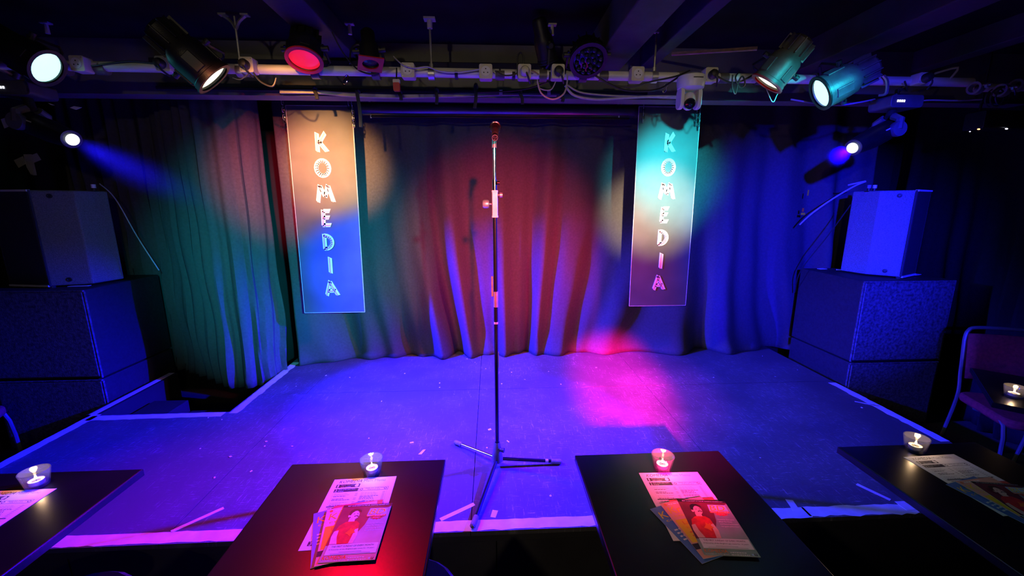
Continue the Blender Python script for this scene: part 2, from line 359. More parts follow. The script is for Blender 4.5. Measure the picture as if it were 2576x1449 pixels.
def host_print():
    b = MB(); z = .0003
    quad(b, 0, -.074, -.105, .074, .105, z)
    poly(b, 1, [(-.074, -.05), (-.02, -.05), (.012, .02), (.02, .06), (.074, .092), (.074, .105), (-.074, .105)], z+.0001)
    poly(b, 10, [(.02, -.03), (.045, .02), (.074, .03), (.074, -.03)], z+.0001)
    quad(b, 2, -.074, .0955, .074, .105, z+.0002); b.k = 3; put_text(b, 'BEST CLUB NIGHT IN THE UK, CHORTLE AWARDS 2017', -.060, .0975, z+.0004, .126, .0048)
    # logo panel
    poly(b, 9, [(.008, .052), (.066, .052), (.066, .086), (.012, .086)], z+.0003)
    b.k = 4; put_text(b, 'BD', .013, .061, z+.0007, .047, .022, .2); b.k = 3; put_text(b, 'BD', .015, .0625, z+.0006, .047, .022, .2)
    quad(b, 5, .008, .051, .066, .058, z+.0008); b.k = 3; put_text(b, 'BENT DOUBLE', .011, .0525, z+.0009, .052, .004)
    star = [(.040+(.024 if k % 2 else .013)*cos(2*pi*k/22), .047+(.009 if k % 2 else .005)*sin(2*pi*k/22)) for k in range(22)]
    poly(b, 6, star, z+.0004); b.k = 3; put_text(b, 'COMEDY', .029, .0455, z+.0009, .022, .003)
    # the printed figure: plain person in a red shirt
    poly(b, 6, [(-.066, .0), (-.060, .022), (-.046, .034), (-.030, .038), (-.014, .036), (-.004, .026), (-.002, .008), (-.008, -.012), (-.006, -.046), (-.060, -.046), (-.054, -.016)], z+.0004)
    poly(b, 7, [(-.068, .0), (-.056, .004), (-.054, -.02), (-.046, -.046), (-.066, -.046), (-.070, -.02)], z+.0005)
    poly(b, 7, [(-.002, .008), (-.011, .004), (-.012, -.02), (-.015, -.046), (-.002, -.046), (.002, -.018)], z+.0005)
    poly(b, 7, [(-.040, .035), (-.022, .035), (-.022, .048), (-.040, .05)], z+.0006)
    poly(b, 7, oval(-.028, .062, .0135, .019, a=.25), z+.0007); poly(b, 7, oval(-.043, .058, .0035, .006), z+.0006)
    poly(b, 8, [(-.046, .062), (-.045, .078), (-.036, .086), (-.022, .086), (-.012, .08), (-.010, .07), (-.018, .079), (-.030, .078), (-.037, .07), (-.040, .06)], z+.0008)
    poly(b, 8, [(-.028, .053), (-.022, .056), (-.016, .053), (-.015, .056), (-.021, .059), (-.028, .057)], z+.0008)
    for ex in (-.030, -.020): poly(b, 8, oval(ex, .065, .0022, .0012), z+.0008)
    poly(b, 5, [(-.036, -.01), (-.026, .002), (-.024, .012), (-.018, .004), (-.010, .010), (-.012, -.002), (-.006, -.008), (-.016, -.012), (-.018, -.022), (-.026, -.014)], z+.0008)
    b.k = 3
    for i, t in enumerate(['Hosted by Zoe Lyons', '(Mock The Week)', 'and featuring fantastic', 'live guest performers!']): put_text(b, t, .018, .022-.009*i, z+.0004, [.048, .038, .052, .05][i], .0055)
    quad(b, 3, -.066, -.083, .070, -.048, z+.0009)
    b.k = 11; put_text(b, 'THE FIRST SUNDAY OF EVERY MONTH', -.056, -.0585, z+.0012, .114, .006); put_text(b, 'A favourite of the Brighton gay scene for 14 years', -.060, -.0685, z+.0012, .122, .005)
    quad(b, 12, -.03, -.0755, .03, -.0742, z+.0012); quad(b, 12, -.052, -.0805, .055, -.0792, z+.0012)
    b.k = 5; put_text(b, 'KOMEDIA', -.068, -.0965, z+.0005, .062, .0115, .1); b.k = 3; put_text(b, 'komedia.co.uk/brighton', -.068, -.1035, z+.0005, .062, .0055)
    bars(b, 3, .0, -.0955, .05, 2, .007, .0025, z+.0005)
    quad(b, 2, .062, -.1025, .068, -.0955, z+.0004); b.k = 3; put_text(b, 'f', .0635, -.1020, z+.0006, .003, .006); poly(b, 9, oval(.057, -.099, .003, .003), z+.0004)
    return finish_print(b, [M['greenprint'], M['maroon'], M['hair'], M['paper'], M['yellow'], M['orange'], M['shirt'], M['skin'], M['hair'], M['skyprint'], M['greenprint'], M['ink'], M['greyink']], 'host_flyer_print')
PRINTS = dict(menu=menu_print(), blue=blue_print(), peach=peach_print(), red=red_print(), host=host_print())

# ------------------------------------------------------------------ the room
S = .35                                            # stage level
CEIL, BARY = 2.62, 2.4
WL, WR, WB, WF = -3.5, 3.85, 3.85, -3.2
struct(MB().bbox((WL-.1, WF-.1, -.1), (WR+.1, WB+.1, 0)).build('floor', M['floor']))
ceiling = struct(MB().bbox((WL-.1, WF-.1, CEIL), (WR+.1, WB+.1, CEIL+.1)).build('ceiling', M['ceiling']))
for nm, lo, hi in (('wall_left', (WL-.1, WF, 0), (WL, WB, CEIL)), ('wall_right', (WR, WF, 0), (WR+.1, WB, CEIL)),
                   ('wall_back', (WL, WB, 0), (WR, WB+.1, CEIL)), ('wall_front', (WL, WF-.1, 0), (WR, WF, CEIL))):
    struct(MB().bbox(lo, hi).build(nm, M['wall']))
BKY = 2.75
bulk = struct(MB().bbox((WL, BKY, 2.315), (WR, BKY+.12, CEIL)).build('wall_bulkhead', M['bulk']))
MB().bbox((-2.0, BKY-.05, 2.455), (.62, BKY+.001, 2.505)).build('dark_strip', M['wall'], bulk, bevel=.004)  # plain dark strips running across the bulkhead face
MB().bbox((-2.0, BKY-.03, 2.335), (1.0, BKY+.001, 2.355)).build('dark_strip', M['wall'], bulk, bevel=.004)
for x0, x1, zb in ((.595, .785, 2.45), (.945, 1.03, 2.50), (1.92, 2.10, 2.47), (-.98, -.80, 2.52), (2.75, 2.85, 2.5)):
    MB().bbox((x0, WF, zb), (x1, BKY+.002, CEIL+.01)).build('ceiling_beam', M['beam'], ceiling, bevel=.006)
q = PZ(2283, 50, CEIL); MB().lathe([(.05, 0), (.058, 0), (.058, -.006), (.05, -.006), (.05, 0)], (q.x, q.y, CEIL+.001), (0, 0, 1), 28, False).build('ceiling_ring', M['mh'], ceiling, True)
a, b = PY(1690, 136, 2.62), PY(1905, 122, 2.35)
MB().tube([a, b], .011, 4).build('timber_batten', M['batten'], ceiling)

# stage: deck sheets, skirt, tape lines
FY, BY = 1.425, 3.8
stage = struct(MB().bbox((-2.53, FY+.03, 0), (2.53, 2.47, S-.02)).bbox((-1.68, 2.46, 0), (2.53, BY, S-.02)).build('stage', M['stage_front']))
G = .0015
xs = [-2.55, -1.32, -.1, 1.12, 2.55]
for i in range(4):
    x0, x1 = xs[i]+G, xs[i+1]-G
    if i == 0:
        pl = [(x0, FY), (x1, FY), (x1, 2.73-G), (-1.70, 2.73-G), (-1.70, 2.49), (x0, 2.49)]
        MB().prism(pl, S-.02, S).build('deck_sheet', M['stage'], stage)
        MB().bbox((-1.70, 2.73+G, S-.02), (x1, BY, S)).build('deck_sheet', M['stage'], stage)
    else:
        MB().bbox((x0, FY, S-.02), (x1, 2.73-G, S)).build('deck_sheet', M['stage'], stage)
        MB().bbox((x0, 2.73+G, S-.02), (x1, BY, S)).build('deck_sheet', M['stage'], stage)
MB().bbox((-2.55, FY+.004, S-.055), (2.55, FY+.03, S-.02)).build('edge_board', M['stage_front'], stage, bevel=.003)
for k in range(6):
    x0 = -2.53+k*.845
    MB().bbox((x0+.003, FY+.016, .0), (x0+.842, FY+.03, S-.056)).build('skirt_panel', M['stage_front'], stage)
def tape(a, b, wd, jag=.004, z=S):                  # a strip with slightly torn long edges
    a, b = V((a[0], a[1], z)), V((b[0], b[1], z)); d = (b-a); L = d.length; d.normalize(); n = V((-d.y, d.x, 0))
    k = max(2, int(L/.03)); lo, hi = [], []
    for i in range(k+1):
        q = a+d*(L*i/k); j = random.uniform(-1, 1)*jag
        lo.append(q-n*(wd/2+j*.9)); hi.append(q+n*(wd/2+random.uniform(-1, 1)*jag*.5))
    pts = lo+hi[::-1]
    mb = MB(); mb.prism([(q.x, q.y) for q in pts], z+.0003, z+.0013)
    return mb.build('tape_strip', M['tape'], stage)
def P2(u, v, z=S): q = PZ(u, v, z); return (q.x, q.y)
tape((-2.2, FY+.032), (-.92, FY+.034), .058)
tape((-.95, FY+.033), (.45, FY+.032), .056)
tape((.44, FY+.032), (1.35, FY+.03), .06)
tape((1.34, FY+.034), (1.83, FY+.028), .057, .008)
tape((-2.525, 1.45), (-2.525, 2.5), .055)
tape((-2.53, 2.45), (-1.72, 2.46), .055)
tape((-1.665, 2.47), (-1.665, 3.33), .052, .006)
tape((2.525, 2.70), (2.525, 1.93), .055, .007)
tape(P2(430, 1338), P2(563, 1278), .018, .001)
tape(P2(1108, 1308), P2(1193, 1268), .020, .001)
tape(P2(2155, 1218), P2(2240, 1258), .018, .001)
tape(P2(2150, 1010), P2(2212, 1022), .012, .001)
tape(P2(1985, 1258), P2(2005, 1288), .03, .001, S+.001)
tape(P2(1240, 1302), P2(1246, 1284), .024, .001)
tape(P2(2262, 1262), P2(2292, 1284), .045, .003, S+.001)
# steps down in the notch beside the stage, with the taped far side rail
steps = thing('stage_steps', (-2.12, 2.75, 0), 'black wooden steps sunk in the notch beside the stage', 'steps')
for k in range(3):
    MB().bbox((-2.47+.25*k, 2.56, .0), (-2.47+.25*k+.24, 2.86, .26-.085*k)).build('tread', M['wall'], steps, bevel=.004)
rail = MB().bbox((-2.59, 2.5, 0), (-2.51, 3.16, S-.002)).build('side_rail', M['wall'], steps)
MB().bbox((-2.575, 2.5, S-.002), (-2.535, 3.16, S)).build('tape_strip', M['tape'], rail)
MB().bbox((-2.15, 2.80, .088), (-2.1, 2.84, .13)).build('door_catch', M['batten'], steps)

# curtains
def curtain(name, path, z0, z1, wave, amp, seed, label, mat_, nz=40, gather=.35, flare=.05, per=.012, cat='curtain'):
    rnd = random.Random(seed); pts = smoothpts([(x, y, 0) for x, y in path], 24)
    L = [0]
    for i in range(1, len(pts)): L.append(L[-1]+(pts[i]-pts[i-1]).length)
    n = int(L[-1]/per); ph = [rnd.uniform(0, 6.28) for _ in range(8)]
    def at(l):
        l = min(max(l, 0), L[-1]); i = 0
        lo, hi = 0, len(L)-1
        while hi-lo > 1:
            md = (lo+hi)//2
            if L[md] <= l: lo = md
            else: hi = md
        t = (l-L[lo])/max(L[hi]-L[lo], 1e-6); p = pts[lo].lerp(pts[hi], t); d = (pts[hi]-pts[lo]).normalized()
        return p, V((d.y, -d.x, 0))
    vs, fs = [], []
    for j in range(nz+1):
        t = j/nz; z = z1+(z0-z1)*t
        for i in range(n+1):
            l = L[-1]*i/n; p, nn = at(l)
            q = l+gather*t*t*.5*sin(l*1.9+ph[0])+.06*t*sin(l*4.3+ph[1])
            a = 2*pi*q/wave
            f = sin(a+1.1*sin(a*.37+ph[2]))+(.15+.35*t)*sin(a*1.83+ph[3]+1.5*t)+.3*sin(a*.51+ph[4]-2.2*t)
            env = .35+.65*(.5+.5*sin(l*2.3+ph[5]+t*1.6))
            f = f*amp*(.45+.75*t)*env + .012*sin(z*9+l*7+ph[6])*t
            k = flare*max(0, (t-.9)/.1)**2*(.6+.4*sin(l*11+ph[7]))
            w_ = p+nn*(f+k)
            vs.append((w_.x, w_.y, z))
    for j in range(nz):
        for i in range(n):
            q = j*(n+1)+i; fs.append((q, q+1, q+n+2, q+n+1))
    o = MB().add(vs, fs).build(name, mat_, smooth=True, loc=(pts[len(pts)//2].x, pts[len(pts)//2].y, z0))
    o.data.polygons.foreach_set('use_smooth', [True]*len(o.data.polygons))
    sd = o.modifiers.new('cloth', 'SOLIDIFY'); sd.thickness = .003
    return tag(o, label, cat)
curtain('stage_curtain', [(-1.62, 3.30), (-1.2, 3.42), (0, 3.45), (1.2, 3.44), (2.2, 3.42), (2.66, 3.46), (3.3, 3.48)], S+.004, CEIL-.02, .40, .055, 11,
        'wide black serge backdrop curtain behind the microphone stand, bottom lying on the stage', M['curtain'], 64, .6, .07)
curtain('side_curtain', [(-3.3, 3.42), (-2.62, 3.40), (-2.38, 3.22), (-2.0, 2.98), (-1.80, 2.99), (-1.72, 3.10), (-1.66, 3.2)], .30, CEIL-.02, .12, .042, 5,
        'dark pleated side curtain between loudspeaker and tall sign, hanging into the notch', M['curtain'], 40, .2, .0)
curtain('wing_drape', [(3.66, 3.5), (3.62, 2.6), (3.66, 1.6), (3.62, .2)], .01, CEIL-.02, .19, .035, 9,
        'black velvet drape along the wall behind the red chair', M['drape'], 24, .2, .0, .02)
curtain('wing_drape', [(-3.38, 3.25), (-3.42, 2.6), (-3.40, 1.6), (-3.42, .2)], .01, 1.9, .19, .02, 19,
        'black velvet drape low on the wall behind the taped cross', M['drape'], 24, .2, .0, .02)

# ------------------------------------------------------------------ signs
STROKES = dict(
    K=[[(.17, .98), (.13, .02)], [(.86, .98), (.30, .46)], [(.28, .55), (.92, .02)]],
    M=[[(.02, .04), (.22, .96)], [(.2, .96), (.5, .32)], [(.5, .32), (.72, .96)], [(.72, .96), (1., .04)]],
    E=[[(.24, .97), (.16, .03)], [(.2, .93), (.86, .93)], [(.2, .54), (.76, .54)], [(.14, .09), (.86, .09)]],
    I=[[(.56, 1.), (.5, .0)]],
    A=[[(.08, .04), (.42, .97)], [(.38, .97), (.96, .04)], [(.22, .33), (.78, .33)]])
STROKES['O'] = [[(.5+.42*cos(t), .5+.42*sin(t)) for t in [2*pi*k/18 for k in range(19)]]]
STROKES['D'] = [[(.20, .98), (.18, .02)], [(.16, .92)]+[(.25+.62*cos(t), .5+.42*sin(t)) for t in [pi/2-pi*k/10 for k in range(11)]]+[(.14, .08)]]
def letter(ch, c, wd, ht, sw, depth, y_front):      # brush-cut capital standing proud of the board
    mb = MB()
    for st in STROKES[ch]:
        for (x0, y0), (x1, y1) in zip(st, st[1:]):
            a = V((c[0]+(x0-.5)*wd, 0, c[2]+(y0-.5)*ht)); b = V((c[0]+(x1-.5)*wd, 0, c[2]+(y1-.5)*ht))
            d = (b-a); 
            if len(st) > 2: a, b = a-d*.1, b+d*.1
            d.normalize(); n = V((-d.z, 0, d.x))*sw/2; sk = d*sw*(.22 if len(st) == 2 else 0)
            q = [a+n+sk, a-n-sk, b-n-sk, b+n+sk]
            mb.add([(k.x, y_front, k.z) for k in q]+[(k.x, y_front+depth, k.z) for k in q], [(0, 1, 2, 3), (7, 6, 5, 4), (0, 4, 5, 1), (1, 5, 6, 2), (2, 6, 7, 3), (3, 7, 4, 0)])
    return mb
BNY = 3.1
def chain(parent, x, y, z0, z1, link=.034):
    z = z0; k = 0
    while z > z1:
        pts = []
        for i in range(12):
            t = 2*pi*i/12; a = cos(t)*.0085; h = sin(t)*.011+(.0075 if sin(t) > 0 else -.0075)
            pts.append((x+(a if k % 2 else a*.3), y+(a*.3 if k % 2 else a), z-link/2+h))
        MB().tube(pts, .0024, 5, True).build('chain_link', M['black' if k % 2 else 'steel'], parent, True); z -= link*.72; k += 1
def sign(x0, x1, z0, z1, letters, label, chains, skew):
    t = thing('hanging_sign', ((x0+x1)/2, BNY, z0), label, 'sign')
    MB().add([(x0-skew, BNY, z0), (x1-skew, BNY, z0), (x1, BNY, z1), (x0, BNY, z1), (x0-skew, BNY+.014, z0), (x1-skew, BNY+.014, z0), (x1, BNY+.014, z1), (x0, BNY+.014, z1)],
             [(0, 1, 2, 3), (7, 6, 5, 4), (0, 4, 5, 1), (1, 5, 6, 2), (2, 6, 7, 3), (3, 7, 4, 0)]).build('board', M['board'], t, bevel=.002)
    e = MB(); r = .003
    for p, q in (((x0-skew, z0), (x1-skew, z0)), ((x1-skew, z0), (x1, z1)), ((x1, z1), (x0, z1)), ((x0, z1), (x0-skew, z0))):
        e.tube([(p[0], BNY+.002, p[1]), (q[0], BNY+.002, q[1])], r, 6)
    e.build('edge_trim', M['boardedge'], t)
    for ch, u, v, sw_, sh in letters:
        c = PY(u, v, BNY); wd, ht = sw_*.00283, sh*.00283
        lo = letter(ch, c, wd*.80, ht*.86, .029, .004, BNY-.004).build(ch.lower()+'_letter', M['white'], t)
        letter(ch, (c.x-.003, 0, c.z-.003), wd*.80, ht*.86, .010, .0012, BNY-.005).build('letter_fill', M['pink'], lo)
    for cx, zt, zb in chains: chain(t, cx, BNY-.015, zt, zb)
    return t
A_ = PY(718, 265, BNY), PY(912, 785, BNY); B_ = PY(1608, 268, BNY), PY(1727, 768, BNY)
kom = lambda l: list(zip('KOMEDIA', *zip(*l)))
sign(A_[0].x, A_[0].x+.455, A_[1].z, A_[0].z, kom([(809, 358, 37, 54), (812, 423, 48, 52), (818, 487, 50, 52), (822, 549, 34, 50), (826, 609, 36, 48), (831, 667, 18, 48), (835, 725, 42, 48)]),
     'tall gloss sign reading KOMEDIA lit orange and blue, beside the pleated side curtain', [(A_[0].x-.012, 2.42, A_[0].z-.10), (A_[0].x+.44, 2.42, A_[0].z-.005), (A_[0].x+.463, 2.42, A_[0].z-.13)], .02)
sign(B_[0].x, B_[0].x+.46, B_[1].z, B_[0].z, kom([(1685, 359, 33, 54), (1681, 421, 44, 50), (1677, 481, 48, 50), (1672, 541, 32, 48), (1667, 598, 36, 48), (1662, 656, 18, 48), (1657, 711, 40, 48)]),
     'tall gloss sign reading KOMEDIA lit cyan and cream, below the white dome camera', [(B_[0].x+.028, 2.42, B_[0].z-.09), (B_[0].x+.425, 2.40, B_[0].z-.12), (B_[0].x+.448, 2.42, B_[0].z-.13)], -.012)

# projector screen, rolled up in its case
SY = 3.2
a, b = PY(910, 277, SY), PY(1598, 277, SY); zc = (a.z+b.z)/2; a.z = b.z = zc
scr = thing('projector_screen', (.07, SY, zc-.06), 'rolled-up projector screen in a long black tube between the two signs', 'screen')
MB().cyl(a, b, .043, n=28).build('case', M['screencase'], scr, True)
for q, d in ((a, -1), (b, 1)):
    e = MB().cyl(q-V((.012 if d > 0 else 0, 0, 0)), q+V((.012, 0, 0)) if d > 0 else q+V((.0, 0, 0))-V((.012, 0, 0)), .047, n=28).build('end_cap', M['plug'], scr, True)
MB().tube([a+V((.07, -.02, -.055)), b+V((-.05, -.02, -.055))], .007, 8).build('bottom_bar', M['darktube'], scr, True)
for u, v in ((933, 291), (1557, 293)): q = PY(u, v, SY-.02); MB().cyl(q+V((0, 0, .006)), q+V((0, 0, -.016)), .004, .006, 8).build('pull_knob', M['white_gloss'], scr, True)
for u in (934, 1560):
    q = PY(u, 262, SY); MB().box((q.x, SY, zc+.055), (.04, .03, .012)).cyl((q.x, SY, zc+.04), (q.x, SY, CEIL), .004, n=6).build('hanger', M['steel'], scr)
# pale curtain rail and the webbing ties looped over it
RY = 2.79
pts = [PY(u, v, y) for u, v, y in ((705, 231, 2.70), (800, 232, 2.71), (880, 239, 2.72), (1000, 243, 2.73), (1150, 240, 2.735), (1290, 236, 2.74), (1400, 238, 2.74))]
MB().tube(smoothpts(pts, 4), .0135, 4).build('curtain_rail', M['rail'])
tag(bpy.data.objects['curtain_rail'], 'pale timber curtain rail running just below the bulkhead', 'rail')
for u, v0, v1, dx in ((790, 226, 250, 8), (898, 232, 320, 10), (1003, 232, 252, 6), (1096, 228, 262, 2), (1196, 218, 272, -2), (1308, 234, 262, 6), (1412, 240, 256, 3)):
    a, b = PY(u, v0, 2.69), PY(u+dx, v1, 2.68)
    mb = MB().tube(smoothpts([a+V((.008, .05, 0)), a+V((.004, .0, .012)), a, (a+b)/2+V((.006, -.004, 0)), b], 4), .011, 6)
    o = mb.build('webbing_tie', M['web'], smooth=True)
    tag(o, 'black webbing tie looped over the pale rail' if u != 898 else 'long black webbing strap hanging beside the screen case end', 'strap', 'webbing ties on the rail')

# ------------------------------------------------------------------ lighting bar and what hangs on it
BZ = 2.348
bar = thing('lighting_bar', (.2, BARY, BZ), 'long aluminium scaffold bar carrying the stage lamps and sockets', 'bar')
segs = [(-2.6, -2.02), (-2.01, -1.50), (-1.49, -1.30), (-1.29, .05), (.06, .62), (.63, 1.30), (1.31, 2.05), (2.06, 2.78)]
for k, (x0, x1) in enumerate(segs): MB().cyl((x0, BARY, BZ+.006-.004*x0), (x1, BARY, BZ+.006-.004*x1), .0242, n=20).build('tube', M['alu'], bar, True)
for x in (-2.015, -1.495, -1.295, .055, .625, 1.305, 2.055): MB().cyl((x-.025, BARY, BZ), (x+.025, BARY, BZ), .0275, n=20).build('coupler', M['grey'], bar, True)
for x in (-.18, .13, .18, .33): MB().cyl((x-.008, BARY, BZ), (x+.008, BARY, BZ), .0262, n=16).build('tape_band', M['plug'], bar, True)
FR = BARY-.026
def socket(u, v, label, plug=None, sz=.070, box='plasticw'):
    c = PY(u, v, FR-.02); t = thing('power_socket', (c.x, c.y, c.z-sz/2), label, 'socket', 'sockets along the lighting bar')
    MB().rbox((c.x, FR-.012, c.z), (sz, .055, sz*1.05), .009, axis=1).build('box', M[box], t, bevel=.002)
    f = MB().lathe([(.0, 0), (.024, 0), (.025, .004), (.0, .004)], (c.x, FR-.0395, c.z), (0, -1, 0), 20, False).build('faceplate', M['white_gloss'], t, True)
    if not plug:
        h = MB()
        for dx, dz in ((0, .011), (-.010, -.007), (.010, -.007)): h.cyl((c.x+dx, FR-.0430, c.z+dz), (c.x+dx, FR-.0445, c.z+dz), .0033, n=8)
        h.build('pin_holes', M['plug'], f)
    else:
        pl = MB().lathe([(.024, 0), (.025, .02), (.018, .034), (.008, .038)], (c.x, FR-.044, c.z-.004), (0, -1, 0), 16).build('plug', M[plug], t, True)
        MB().tube(smoothpts([(c.x+.004, FR-.075, c.z-.01), (c.x+.014, FR-.075, c.z-.035), (c.x+.03, FR-.04, c.z-.06)], 4), .005, 6).build('flex', M['cable'], pl, True)
    for dx, dz in ((-1, -1), (1, 1)): MB().cyl((c.x+dx*sz*.38, FR-.039, c.z+dz*sz*.4), (c.x+dx*sz*.38, FR-.041, c.z+dz*sz*.4), .003, n=6).build('screw', M['steel'], t)
    return t
socket(202, 162, 'square off-white round-pin socket beside the cyan lamp at bar end')
socket(415, 163, 'socket with black plug behind the finned black lamp', 'plug')
socket(624, 165, 'socket with black plug under the thin Y-plate hanger rod', 'plug')
socket(1027, 179, 'empty three-pin socket next to the small can with red gel frame')
socket(1222, 182, 'empty three-pin socket midway along bar above the microphone')
socket(1319, 182, 'blank-faced socket with flex plugged in beside the tilted small can', 'plasticw')
socket(1403, 182, 'socket with black plug below the unlit LED lamp', 'plug')
socket(1602, 188, 'empty three-pin socket below the big ceiling beam')
socket(1786, 190, 'socket with black and white plug beside the dome camera', 'plug')
socket(2316, 198, 'grey socket turned sideways near the far end of bar', 'plug', .055)
def hanger(u, label, kind):
    x = PY(u, 190, BARY).x; t = thing('bar_hanger', (x, BARY, BZ), label, 'hanger', 'hangers holding the bar')
    MB().cyl((x, BARY, BZ+.03), (x, BARY, CEIL-.01), .006, n=8).build('rod', M['steel'], t, True)
    MB().cyl((x-.016, BARY, BZ), (x+.016, BARY, BZ), .031, n=18).cyl((x, BARY, BZ+.028), (x, BARY, BZ+.05), .011, n=8).build('clamp', M['steel'], t, True)
    if kind == 'Y':
        for s in (-1, 1): MB().tube(smoothpts([(x, BARY, CEIL-.07), (x+s*.02, BARY, CEIL-.035), (x+s*.055, BARY, CEIL-.008)], 4), .008, 6).box((x+s*.055, BARY, CEIL-.004), (.04, .03, .008)).build('ceiling_arm', M['steel'], t, True)
    else:
        MB().box((x, BARY, CEIL-.005), (.06, .045, .01)).cyl((x, BARY, CEIL-.01), (x, BARY, CEIL-.05), .014, n=10).build('ceiling_plate', M['plasticw'], t, True)
    return t
hanger(608, 'thin steel hanger with Y-shaped ceiling plate beside the finned black lamp', 'Y')
hanger(1086, 'pale hanger rod with square ceiling plate near the bar middle', 'P')
hanger(1645, 'pale clamp hanger beside the big ceiling beam', 'P')
for u, v, lb in ((880, 82, 'short pale hook fixed to ceiling above the small can with red frame'), (1389, 84, 'short pale hook fixed to ceiling above the tilted small can'), (118, 80, 'dim hook fixed to ceiling above the cyan lamp')):
    q = PY(u, v, 2.2); q = PZ(u, v-8, CEIL-.03)
    t = thing('ceiling_hook', (q.x, q.y, CEIL-.05), lb, 'hook', 'hooks in the ceiling')
    MB().box((q.x, q.y, CEIL-.003), (.045, .03, .008)).build('plate', M['plasticw'], t)
    MB().cyl((q.x, q.y, CEIL), (q.x, q.y, CEIL-.055), .008, .011, 8).build('stem', M['plasticw'], t, True)
def clampyoke(t, c, axis, R, piv, metal='black'):   # U bracket from the bar to the sides of a can
    w_ = R+.012
    top = V((c.x+(piv.x-c.x)*.6, BARY, BZ)) if False else V((piv.x, BARY, BZ))
    up = (top-piv); up = up if up.length > .05 else V((0, 0, .1))
    un = up.normalized(); k = up.length-.042
    side = axis.cross(un); side.normalize()
    y = MB()
    pa, pb = piv-side*w_, piv+side*w_; qa, qb = pa+un*k, pb+un*k
    y.tube([pa-un*.02, pa, qa*.85+pa*.15, qa+side*.02, qb-side*.02, qb*.85+pb*.15, pb, pb-un*.02], .007, 4)
    y.build('yoke', M[metal], t)
    for q, s in ((pa, -1), (pb, 1)): MB().cyl(q-side*.012*s, q+side*s*.022, .013, n=10).build('knob', M['plug'], t, True)
    tp = piv+un*k
    MB().cyl(tp, top, .009, n=8).cyl(top-V((.02, 0, 0)), top+V((.02, 0, 0)), .033, n=16).build('hook_clamp', M['grey'], t, True)
def par(name, front, d, L, R, label, lens='lens_dark', body='black', fins=True, frame='ring', framemat='black', cat='stage light', lensR=.86, group='lamps on the bar'):
    front = V(front); d = V(d).normalized(); back = front-d*L
    t = thing(name, back, label, cat, group)
    prof = [(.0, 0), (R*.55, .0), (R*.72, L*.06), (R*.74, L*.36), (R*.95, L*.46), (R, L*.60), (R, L*.93), (R*1.04, L*.94), (R*1.04, L*1.0), (R*.93, L*1.0), (R*.90, L*.955), (0, L*.955)]
    MB().lathe(prof, back, d, 28, False).build('body', M[body], t, True)
    a = d.orthogonal().normalized(); bb = d.cross(a)
    if fins:
        for k in range(12):
            t_ = 2*pi*k/12; o_ = a*cos(t_)+bb*sin(t_); tn = d.cross(o_)
            RR = Matrix((tn, o_, d)).transposed()
            MB().box(back+d*(L*.21)+o_*(R*.80), (.004, R*.22, L*.32), RR).build('cooling_fin', M[body], t)
        for k in range(4):
            t_ = pi*k/2+.4; o_ = a*cos(t_)+bb*sin(t_); tn = d.cross(o_); RR = Matrix((tn, o_, d)).transposed()
            MB().box(back+d*(L*.74)+o_*(R*1.0), (R*.55, R*.10, L*.30), RR).build('side_panel', M[body], t, bevel=.003)
    MB().lathe([(0, 0), (R*lensR, 0), (R*lensR*.7, R*.06), (0, R*.09)], front-d*(L*.035), d, 28, False).build('lens', M[lens], t, True)
    if frame == 'ring':
        MB().lathe([(R*.88, 0), (R*1.10, 0), (R*1.10, .008), (R*.88, .008)], front+d*.001, d, 28, False).build('gel_holder', M[framemat], t, True)
    elif frame == 'square':
        u = V((0, 0, 1)).cross(d); u = u.normalized() if u.length > .1 else V((1, 0, 0)); v = d.cross(u); n = 24; s = R*1.28
        mb = MB(); vs = []
        for k in range(n):
            t_ = 2*pi*k/n; c_, s_ = cos(t_), sin(t_); q = s/max(abs(c_), abs(s_)); vs += [front+d*.004+(u*c_+v*s_)*R*.86, front+d*.004+(u*c_+v*s_)*q]
        vs += [q+d*.006 for q in vs]; fs = []
        for k in range(n):
            i, j = 2*k, 2*((k+1) % n); fs += [(i, j, j+1, i+1), (i+2*n, i+1+2*n, j+1+2*n, j+2*n), (i+1, j+1, j+1+2*n, i+1+2*n), (i, i+2*n, j+2*n, j)]
        mb.add(vs, fs).build('gel_frame', M[framemat], t)
    clampyoke(t, front, d, R, back+d*(L*.62))
    return t
Lp = PY
# cyan lit can at the near-left end of the bar
f1 = PY(116, 170, 2.22); d1 = V((.90, .05, -.55)); par('par_lamp', f1, d1, .25, .083, 'lit cyan can lamp at bar end next to an off-white socket', 'lens_cyan', lensR=.92)
f2 = PY(536, 196, 2.235); d2 = V((.56, .27, -.62)); par('par_lamp', f2, d2, .28, .090, 'black finned can lamp with bright warm lens tipped toward the curtain', 'lens_warm', lensR=.93)
f3 = PY(766, 150, 2.26); d3 = V((.05, -.42, -.9)); t3 = par('par_lamp', f3, d3, .17, .080, 'black ribbed can lamp glowing with a round red gel', 'lens_red', framemat='red_and_redlit', lensR=.9)  # holder ring coloured red for the red light on it
f4 = PY(932, 158, 2.27); d4 = V((.10, -.25, -.95)); par('small_par_lamp', f4, d4, .17, .047, 'small unlit black can lamp with square red gel frame', 'lens_dark', fins=False, frame='square', framemat='red_and_redlit')
f5 = PY(1378, 152, 2.38); d5 = V((.30, .42, -.80)); par('small_par_lamp', f5, d5, .20, .052, 'small glossy black can lamp tilted toward the curtain beside the LED lamp', 'lens_dark', fins=False)
f6 = PY(1480, 152, 2.27); d6 = V((.02, -.62, -.78)); t6 = par('led_lamp', f6, d6, .12, .089, 'round unlit LED lamp with a cluster of small lenses by the ceiling beam', 'dark_glass')
dd = d6.normalized(); uu = V((0, 0, 1)).cross(dd).normalized(); vv = dd.cross(uu)
